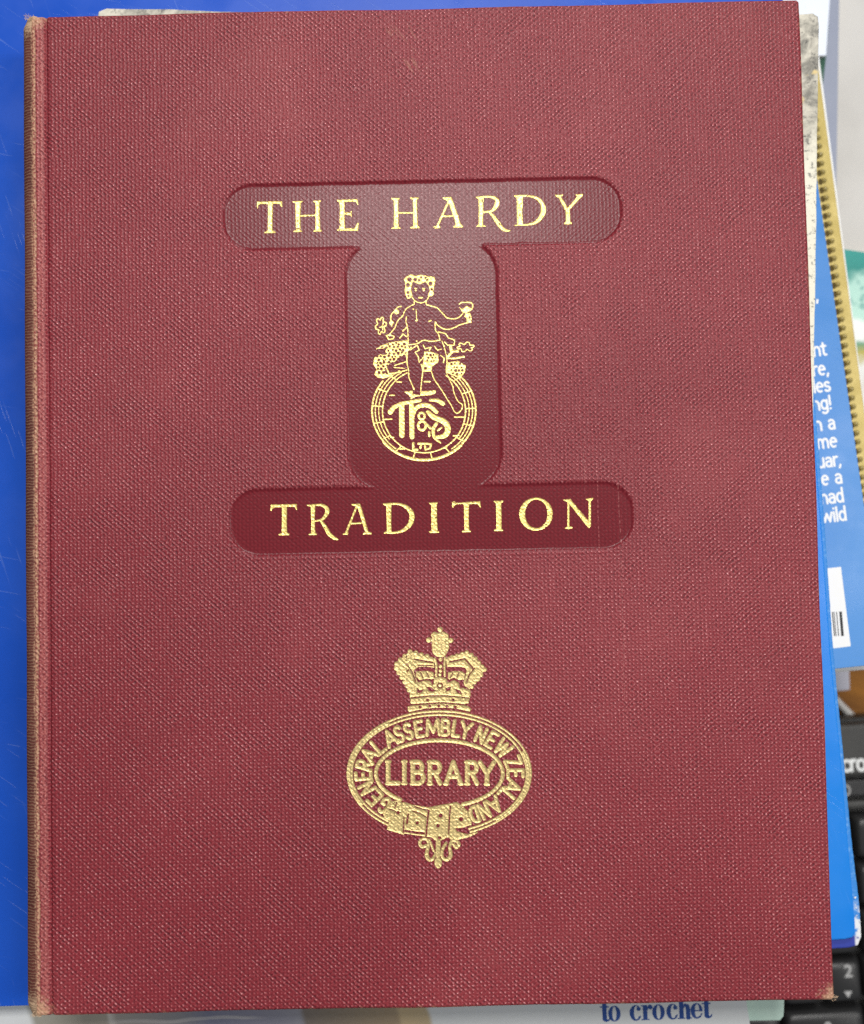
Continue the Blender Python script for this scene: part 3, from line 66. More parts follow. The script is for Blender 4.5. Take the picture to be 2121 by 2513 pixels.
BARREL=[(1,'s',0,[(11.5,34.69,0.2555),(11.98,34.24,0.2555),(12.44,33.77,0.2555),(12.88,33.28,0.2555),(13.29,32.77,0.2555),(13.68,32.24,0.2555),(14.04,31.7,0.2555),(14.38,31.15,0.2555),(14.68,30.57,0.2555),(14.96,29.99,0.2555),(15.21,29.4,0.2555),(15.43,28.79,0.2555),(15.62,28.18,0.2555),(15.78,27.56,0.2555),(15.9,26.93,0.2555),(16.0,26.3,0.2555),(16.07,25.66,0.2555),(16.1,25.02,0.2555),(16.1,24.38,0.2555),(16.08,23.75,0.2555),(16.02,23.11,0.2555),(15.92,22.48,0.2555),(15.8,21.85,0.2555),(15.65,21.23,0.2555),(15.47,20.62,0.2555),(15.25,20.01,0.2555),(15.01,19.42,0.2555),(14.74,18.83,0.2555),(14.44,18.26,0.2555),(14.11,17.71,0.2555),(13.75,17.16,0.2555),(13.37,16.64,0.2555),(12.97,16.13,0.2555),(12.53,15.64,0.2555),(12.08,15.17,0.2555),(11.6,14.72,0.2555),(11.1,14.29,0.2555),(10.58,13.89,0.2555),(10.04,13.5,0.2555),(9.48,13.15,0.2555),(8.91,12.81,0.2555),(8.32,12.5,0.2555),(7.71,12.22,0.2555),(7.09,11.97,0.2555),(6.46,11.74,0.2555),(5.82,11.54,0.2555),(5.17,11.36,0.2555),(4.51,11.22,0.2555),(3.85,11.11,0.2555),(3.18,11.02,0.2555),(2.51,10.97,0.2555),(1.83,10.94,0.2555),(1.15,10.94,0.2555),(0.48,10.97,0.2555),(-0.2,11.04,0.2555),(-0.86,11.13,0.2555),(-1.53,11.25,0.2555),(-2.19,11.4,0.2555),(-2.84,11.57,0.2555),(-3.48,11.78,0.2555),(-4.11,12.01,0.2555),(-4.73,12.27,0.2555),(-5.33,12.56,0.2555),(-5.92,12.88,0.2555),(-6.5,13.22,0.2555),(-7.05,13.58,0.2555),(-7.59,13.97,0.2555),(-8.11,14.38,0.2555),(-8.61,14.81,0.2555),(-9.08,15.26,0.2555),(-9.54,15.74,0.2555),(-9.97,16.23,0.2555),(-10.37,16.74,0.2555),(-10.75,17.27,0.2555),(-11.11,17.82,0.2555),(-11.43,18.38,0.2555),(-11.73,18.95,0.2555),(-12.0,19.54,0.2555),(-12.24,20.13,0.2555),(-12.46,20.74,0.2555),(-12.64,21.36,0.2555),(-12.79,21.98,0.2555),(-12.91,22.61,0.2555),(-13.0,23.24,0.2555),(-13.06,23.88,0.2555),(-13.08,24.52,0.2555),(-13.08,25.15,0.2555),(-13.04,25.79,0.2555),(-12.97,26.43,0.2555),(-12.87,27.06,0.2555),(-12.74,27.68,0.2555),(-12.58,28.3,0.2555),(-12.39,28.92,0.2555),(-12.17,29.52,0.2555),(-11.92,30.11,0.2555),(-11.64,30.69,0.2555),(-11.33,31.26,0.2555),(-11.0,31.82,0.2555),(-10.63,32.36,0.2555),(-10.24,32.88,0.2555),(-9.83,33.38,0.2555)]),(1,'s',0,[(10.16,34.81,0.17),(10.48,34.55,0.17),(10.8,34.28,0.17),(11.11,34.0,0.17),(11.41,33.7,0.17),(11.7,33.4,0.17),(11.98,33.1,0.17),(12.25,32.78,0.17),(12.51,32.45,0.17),(12.75,32.12,0.17),(12.99,31.78,0.17),(13.22,31.44,0.17),(13.43,31.08,0.17),(13.64,30.72,0.17),(13.83,30.36,0.17),(14.01,29.99,0.17),(14.18,29.61,0.17),(14.33,29.23,0.17),(14.47,28.85,0.17),(14.6,28.46,0.17),(14.72,28.07,0.17),(14.83,27.67,0.17),(14.92,27.28,0.17),(15.0,26.87,0.17),(15.06,26.47,0.17),(15.11,26.07,0.17),(15.15,25.66,0.17),(15.18,25.25,0.17),(15.19,24.85,0.17),(15.19,24.44,0.17),(15.18,24.03,0.17),(15.15,23.63,0.17),(15.11,23.22,0.17),(15.06,22.82,0.17),(14.99,22.41,0.17),(14.91,22.01,0.17),(14.82,21.62,0.17),(14.72,21.22,0.17),(14.6,20.83,0.17),(14.47,20.44,0.17),(14.33,20.06,0.17),(14.17,19.68,0.17),(14.0,19.31,0.17),(13.82,18.94,0.17),(13.63,18.58,0.17),(13.43,18.22,0.17),(13.21,17.87,0.17),(12.99,17.52,0.17),(12.75,17.19,0.17),(12.5,16.86,0.17),(12.24,16.53,0.17),(11.97,16.22,0.17),(11.69,15.91,0.17),(11.4,15.62,0.17),(11.11,15.33,0.17),(10.8,15.05,0.17),(10.48,14.78,0.17),(10.16,14.51,0.17),(9.82,14.26,0.17),(9.48,14.02,0.17),(9.13,13.79,0.17)]),(1,'s',0,[(-6.54,14.12,0.17),(-6.91,14.38,0.17),(-7.26,14.66,0.17),(-7.61,14.95,0.17),(-7.94,15.24,0.17),(-8.27,15.55,0.17),(-8.58,15.87,0.17),(-8.88,16.2,0.17),(-9.18,16.54,0.17),(-9.46,16.88,0.17),(-9.72,17.24,0.17),(-9.98,17.6,0.17),(-10.22,17.98,0.17),(-10.45,18.36,0.17),(-10.66,18.74,0.17),(-10.87,19.14,0.17),(-11.05,19.54,0.17),(-11.23,19.94,0.17),(-11.39,20.35,0.17),(-11.53,20.77,0.17),(-11.66,21.19,0.17),(-11.78,21.61,0.17),(-11.88,22.04,0.17),(-11.97,22.47,0.17),(-12.04,22.9,0.17),(-12.1,23.34,0.17),(-12.14,23.77,0.17),(-12.16,24.21,0.17),(-12.17,24.65,0.17),(-12.17,25.09,0.17),(-12.15,25.52,0.17),(-12.11,25.96,0.17),(-12.06,26.4,0.17),(-11.99,26.83,0.17),(-11.91,27.26,0.17),(-11.82,27.69,0.17),(-11.71,28.11,0.17),(-11.58,28.53,0.17),(-11.44,28.95,0.17),(-11.28,29.36,0.17),(-11.11,29.77,0.17),(-10.93,30.17,0.17),(-10.73,30.57,0.17),(-10.52,30.95,0.17),(-10.3,31.34,0.17),(-10.06,31.71,0.17),(-9.81,32.08,0.17),(-9.54,32.43,0.17),(-9.27,32.78,0.17),(-8.98,33.12,0.17),(-8.68,33.45,0.17),(-8.37,33.77,0.17),(-8.04,34.08,0.17),(-7.71,34.38,0.17),(-7.37,34.67,0.17),(-7.01,34.95,0.17),(-6.65,35.22,0.17),(-6.28,35.47,0.17),(-5.9,35.72,0.17),(-5.51,35.95,0.17),(-5.11,36.16,0.17)]),(1,'s',0,[(9.55,34.33,0.156),(9.81,34.11,0.156),(10.06,33.89,0.156),(10.31,33.66,0.156),(10.56,33.43,0.156),(10.79,33.19,0.156),(11.02,32.94,0.156),(11.24,32.69,0.156),(11.46,32.43,0.156),(11.67,32.17,0.156),(11.87,31.9,0.156),(12.06,31.62,0.156),(12.25,31.34,0.156),(12.43,31.06,0.156),(12.6,30.77,0.156),(12.76,30.47,0.156),(12.92,30.18,0.156),(13.06,29.87,0.156),(13.2,29.57,0.156),(13.33,29.26,0.156),(13.45,28.95,0.156),(13.56,28.63,0.156),(13.67,28.32,0.156),(13.76,28.0,0.156),(13.85,27.67,0.156),(13.93,27.35,0.156),(14.0,27.02,0.156),(14.06,26.69,0.156),(14.11,26.36,0.156),(14.15,26.03,0.156),(14.18,25.7,0.156),(14.21,25.37,0.156),(14.22,25.03,0.156),(14.23,24.7,0.156),(14.22,24.37,0.156),(14.21,24.03,0.156),(14.19,23.7,0.156),(14.16,23.37,0.156),(14.12,23.04,0.156),(14.07,22.71,0.156),(14.01,22.38,0.156),(13.94,22.05,0.156),(13.87,21.73,0.156),(13.78,21.4,0.156),(13.69,21.08,0.156),(13.59,20.77,0.156),(13.48,20.45,0.156),(13.36,20.14,0.156),(13.23,19.83,0.156),(13.09,19.53,0.156),(12.95,19.22,0.156),(12.8,18.93,0.156),(12.64,18.63,0.156),(12.47,18.34,0.156),(12.29,18.06,0.156),(12.11,17.78,0.156),(11.92,17.5,0.156),(11.72,17.23,0.156),(11.51,16.97,0.156),(11.3,16.71,0.156),(11.08,16.46,0.156)]),(1,'s',0,[(-8.38,16.87,0.156),(-8.61,17.15,0.156),(-8.82,17.44,0.156),(-9.04,17.74,0.156),(-9.24,18.05,0.156),(-9.43,18.36,0.156),(-9.61,18.67,0.156),(-9.79,18.99,0.156),(-9.95,19.31,0.156),(-10.11,19.64,0.156),(-10.25,19.98,0.156),(-10.39,20.31,0.156),(-10.51,20.66,0.156),(-10.63,21.0,0.156),(-10.73,21.35,0.156),(-10.83,21.7,0.156),(-10.91,22.05,0.156),(-10.98,22.41,0.156),(-11.05,22.76,0.156),(-11.1,23.12,0.156),(-11.14,23.48,0.156),(-11.17,23.84,0.156),(-11.19,24.21,0.156),(-11.2,24.57,0.156),(-11.2,24.93,0.156),(-11.19,25.29,0.156),(-11.17,25.66,0.156),(-11.13,26.02,0.156),(-11.09,26.38,0.156),(-11.03,26.74,0.156),(-10.97,27.09,0.156),(-10.89,27.45,0.156),(-10.8,27.8,0.156),(-10.71,28.15,0.156),(-10.6,28.5,0.156),(-10.48,28.84,0.156),(-10.35,29.18,0.156),(-10.22,29.52,0.156),(-10.07,29.85,0.156),(-9.91,30.18,0.156),(-9.74,30.5,0.156),(-9.57,30.82,0.156),(-9.38,31.13,0.156),(-9.18,31.44,0.156),(-8.98,31.74,0.156),(-8.77,32.04,0.156),(-8.54,32.33,0.156),(-8.31,32.61,0.156),(-8.07,32.89,0.156),(-7.83,33.16,0.156),(-7.57,33.42,0.156),(-7.31,33.68,0.156),(-7.04,33.92,0.156),(-6.76,34.16,0.156),(-6.48,34.4,0.156),(-6.18,34.62,0.156),(-5.89,34.83,0.156),(-5.58,35.04,0.156),(-5.27,35.24,0.156),(-4.96,35.43,0.156),(-4.63,35.61,0.156)]),(1,'s',0,[(7.94,34.5,0.1985),(8.45,34.14,0.1985),(8.94,33.75,0.1985),(9.41,33.34,0.1985),(9.86,32.91,0.1985),(10.29,32.45,0.1985),(10.69,31.97,0.1985),(11.06,31.47,0.1985),(11.41,30.95,0.1985),(11.72,30.41,0.1985),(12.01,29.86,0.1985),(12.27,29.29,0.1985),(12.5,28.71,0.1985),(12.7,28.11,0.1985),(12.87,27.51,0.1985),(13.01,26.9,0.1985),(13.11,26.28,0.1985),(13.18,25.66,0.1985),(13.22,25.03,0.1985),(13.23,24.41,0.1985),(13.2,23.78,0.1985),(13.14,23.16,0.1985),(13.04,22.54,0.1985),(12.92,21.93,0.1985),(12.76,21.32,0.1985),(12.57,20.73,0.1985),(12.35,20.14,0.1985),(12.1,19.57,0.1985),(11.82,19.01,0.1985),(11.51,18.47,0.1985),(11.18,17.94,0.1985),(10.81,17.44,0.1985),(10.42,16.95,0.1985),(10.01,16.49,0.1985),(9.57,16.05,0.1985),(9.11,15.63,0.1985),(8.63,15.24,0.1985),(8.13,14.87,0.1985),(7.61,14.53,0.1985),(7.07,14.22,0.1985),(6.51,13.94,0.1985),(5.95,13.69,0.1985),(5.37,13.47,0.1985),(4.78,13.28,0.1985),(4.18,13.12,0.1985),(3.57,13.0,0.1985),(2.96,12.91,0.1985),(2.34,12.85,0.1985),(1.73,12.82,0.1985),(1.11,12.83,0.1985),(0.49,12.87,0.1985),(-0.13,12.94,0.1985),(-0.74,13.05,0.1985),(-1.34,13.19,0.1985),(-1.94,13.36,0.1985),(-2.52,13.56,0.1985),(-3.1,13.79,0.1985),(-3.66,14.05,0.1985),(-4.21,14.35,0.1985),(-4.74,14.67,0.1985),(-5.25,15.02,0.1985),(-5.74,15.4,0.1985),(-6.22,15.8,0.1985),(-6.67,16.23,0.1985),(-7.1,16.68,0.1985),(-7.51,17.15,0.1985),(-7.88,17.65,0.1985),(-8.24,18.16,0.1985),(-8.56,18.69,0.1985),(-8.86,19.24,0.1985),(-9.13,19.81,0.1985),(-9.37,20.38,0.1985),(-9.57,20.97,0.1985),(-9.75,21.57,0.1985),(-9.9,22.18,0.1985),(-10.01,22.8,0.1985),(-10.09,23.42,0.1985),(-10.13,24.04,0.1985),(-10.15,24.67,0.1985),(-10.13,25.3,0.1985),(-10.08,25.92,0.1985),(-9.99,26.54,0.1985),(-9.88,27.16,0.1985),(-9.73,27.77,0.1985),(-9.55,28.36,0.1985),(-9.34,28.95,0.1985),(-9.09,29.53,0.1985),(-8.82,30.09,0.1985),(-8.52,30.64,0.1985),(-8.19,31.17,0.1985),(-7.83,31.68,0.1985),(-7.45,32.18,0.1985),(-7.04,32.65,0.1985),(-6.6,33.1,0.1985),(-6.15,33.52,0.1985),(-5.67,33.92,0.1985),(-5.17,34.29,0.1985),(-4.65,34.64,0.1985),(-4.12,34.96,0.1985),(-3.57,35.25,0.1985),(-3.0,35.5,0.1985)]),(1,'s',0,[(11.7,14.66,0.397),(11.25,14.27,0.397),(10.79,13.9,0.397),(10.31,13.54,0.397),(9.81,13.21,0.397),(9.3,12.89,0.397),(8.78,12.6,0.397),(8.24,12.32,0.397),(7.7,12.07,0.397),(7.14,11.84,0.397),(6.57,11.63,0.397),(6.0,11.45,0.397),(5.41,11.28,0.397),(4.82,11.14,0.397),(4.23,11.03,0.397),(3.63,10.93,0.397),(3.02,10.86,0.397),(2.42,10.82,0.397),(1.81,10.8,0.397),(1.2,10.8,0.397),(0.59,10.82,0.397),(-0.01,10.87,0.397),(-0.62,10.95,0.397),(-1.22,11.04,0.397),(-1.81,11.17,0.397),(-2.4,11.31,0.397),(-2.99,11.48,0.397),(-3.56,11.67,0.397),(-4.13,11.88,0.397),(-4.69,12.11,0.397),(-5.23,12.37,0.397),(-5.77,12.65,0.397),(-6.29,12.95,0.397),(-6.8,13.26,0.397),(-7.29,13.6,0.397),(-7.77,13.96,0.397),(-8.24,14.34,0.397),(-8.69,14.73,0.397),(-9.12,15.14,0.397),(-9.53,15.57,0.397),(-9.92,16.01,0.397)]),(1,'s',0,[(9.95,32.84,0.1845),(12.04,34.18,0.1845)]),(1,'s',0,[(12.29,29.24,0.1845),(14.97,29.98,0.1845)]),(1,'s',0,[(13.19,25.03,0.1845),(16.1,25.08,0.1845)]),(1,'s',0,[(12.55,20.78,0.1845),(15.3,20.12,0.1845)]),(1,'s',0,[(10.43,17.05,0.1845),(12.66,15.78,0.1845)]),(1,'s',0,[(7.14,14.33,0.1845),(8.56,12.62,0.1845)]),(1,'s',0,[(3.1,12.99,0.1845),(3.52,11.06,0.1845)]),(1,'s',0,[(-1.15,13.19,0.1845),(-1.79,11.3,0.1845)]),(1,'s',0,[(-5.04,14.91,0.1845),(-6.66,13.32,0.1845)]),(1,'s',0,[(-8.07,17.93,0.1845),(-10.45,16.84,0.1845)]),(1,'s',0,[(-9.83,21.85,0.1845),(-12.65,21.4,0.1845)]),(1,'s',0,[(-10.09,26.14,0.1845),(-12.98,26.41,0.1845)]),(1,'s',0,[(-8.8,30.25,0.1845),(-11.38,31.19,0.1845)]),(1,'s',0,[(-6.14,33.61,0.1845),(-8.06,35.1,0.1845)]),(1,'s',0,[(-9.85,22.5,0.2125),(-7.57,22.51,0.2125)]),(1,'s',0,[(10.11,22.71,0.2125),(12.96,22.65,0.2125)]),(1,'s',0,[(1.77,32.92,0.2125),(3.34,32.89,0.2125)]),(1,'s',0,[(-8.01,29.25,0.2125),(-6.73,29.23,0.2125)]),(1,'s',0,[(-5.94,33.03,0.2125),(-4.66,32.91,0.2125)]),(1,'s',0,[(-7.95,17.36,0.2125),(-7.15,17.35,0.2125)]),(1,'s',0,[(9.71,17.42,0.2125),(11.14,17.53,0.2125)]),(1,'s',0,[(-5.45,14.02,0.2125),(-3.88,14.13,0.2125)]),(1,'s',0,[(6.22,13.92,0.2125),(7.65,14.18,0.2125)])]
MONO=[(1,'s',0,[(-7.96,24.52,0.7375),(-6.93,25.79,0.5955),(-4.92,26.81,0.5105),(0.52,27.64,0.482)]),(1,'s',0,[(-4.73,26.46,0.766),(-4.81,17.87,0.766)]),(1,'s',0,[(-1.93,26.4,0.709),(-1.97,17.38,0.709)]),(1,'s',1,[(-1.86,22.96,0.624),(-0.96,25.09,0.624),(0.77,26.2,0.624),(3.05,26.01,0.624),(5.01,24.25,0.5675)]),(1,'s',0,[(3.37,27.66,0.3685),(5.37,27.53,0.539),(6.91,26.56,0.624)]),(1,'s',1,[(2.59,24.3,0.5105),(4.13,22.83,0.709),(6.81,21.63,0.794),(8.0,20.17,0.8225),(7.97,18.46,0.794),(6.86,17.39,0.6805),(5.15,17.14,0.482)]),(1,'s',0,[(1.71,23.17,0.3405),(1.66,22.89,0.3405),(1.54,22.63,0.3405),(1.34,22.44,0.3405),(1.1,22.31,0.3405),(0.84,22.27,0.3405),(0.57,22.32,0.3405),(0.34,22.46,0.3405),(0.15,22.66,0.3405),(0.04,22.92,0.3405),(0.0,23.21,0.3405),(0.05,23.49,0.3405),(0.18,23.74,0.3405),(0.37,23.94,0.3405),(0.61,24.06,0.3405),(0.87,24.1,0.3405),(1.14,24.05,0.3405),(1.37,23.92,0.3405),(1.56,23.71,0.3405),(1.67,23.45,0.3405),(1.71,23.17,0.3405)]),(1,'s',0,[(1.97,20.44,0.3685),(1.91,20.06,0.3685),(1.75,19.71,0.3685),(1.5,19.43,0.3685),(1.2,19.26,0.3685),(0.86,19.21,0.3685),(0.53,19.28,0.3685),(0.23,19.46,0.3685),(-0.0,19.74,0.3685),(-0.15,20.1,0.3685),(-0.2,20.49,0.3685),(-0.14,20.88,0.3685),(0.03,21.22,0.3685),(0.27,21.5,0.3685),(0.58,21.67,0.3685),(0.91,21.73,0.3685),(1.25,21.66,0.3685),(1.54,21.47,0.3685),(1.78,21.19,0.3685),(1.92,20.83,0.3685),(1.97,20.44,0.3685)]),(1,'s',0,[(1.67,21.31,0.3405),(3.21,19.7,0.3405)]),(1,'s',0,[(2.9,18.56,0.3685),(2.88,17.56,0.3685)]),(1,'s',1,[(4.94,20.95,0.482),(4.06,19.4,0.482),(4.29,17.1,0.4255),(5.97,15.58,0.2555)]),(1,'s',0,[(5.33,19.08,0.2835),(6.34,19.78,0.2835)]),(1,'s',0,[(-1.66,15.57,0.3405),(-1.7,13.74,0.3405),(-0.56,13.72,0.3405)]),(1,'s',0,[(-0.24,15.43,0.312),(1.55,15.39,0.312)]),(1,'s',0,[(0.61,15.41,0.312),(0.3,14.19,0.312)]),(1,'s',0,[(1.84,15.38,0.2835),(3.34,15.18,0.2835),(3.03,14.04,0.2835),(1.72,13.67,0.2835),(1.63,14.73,0.2835)])]
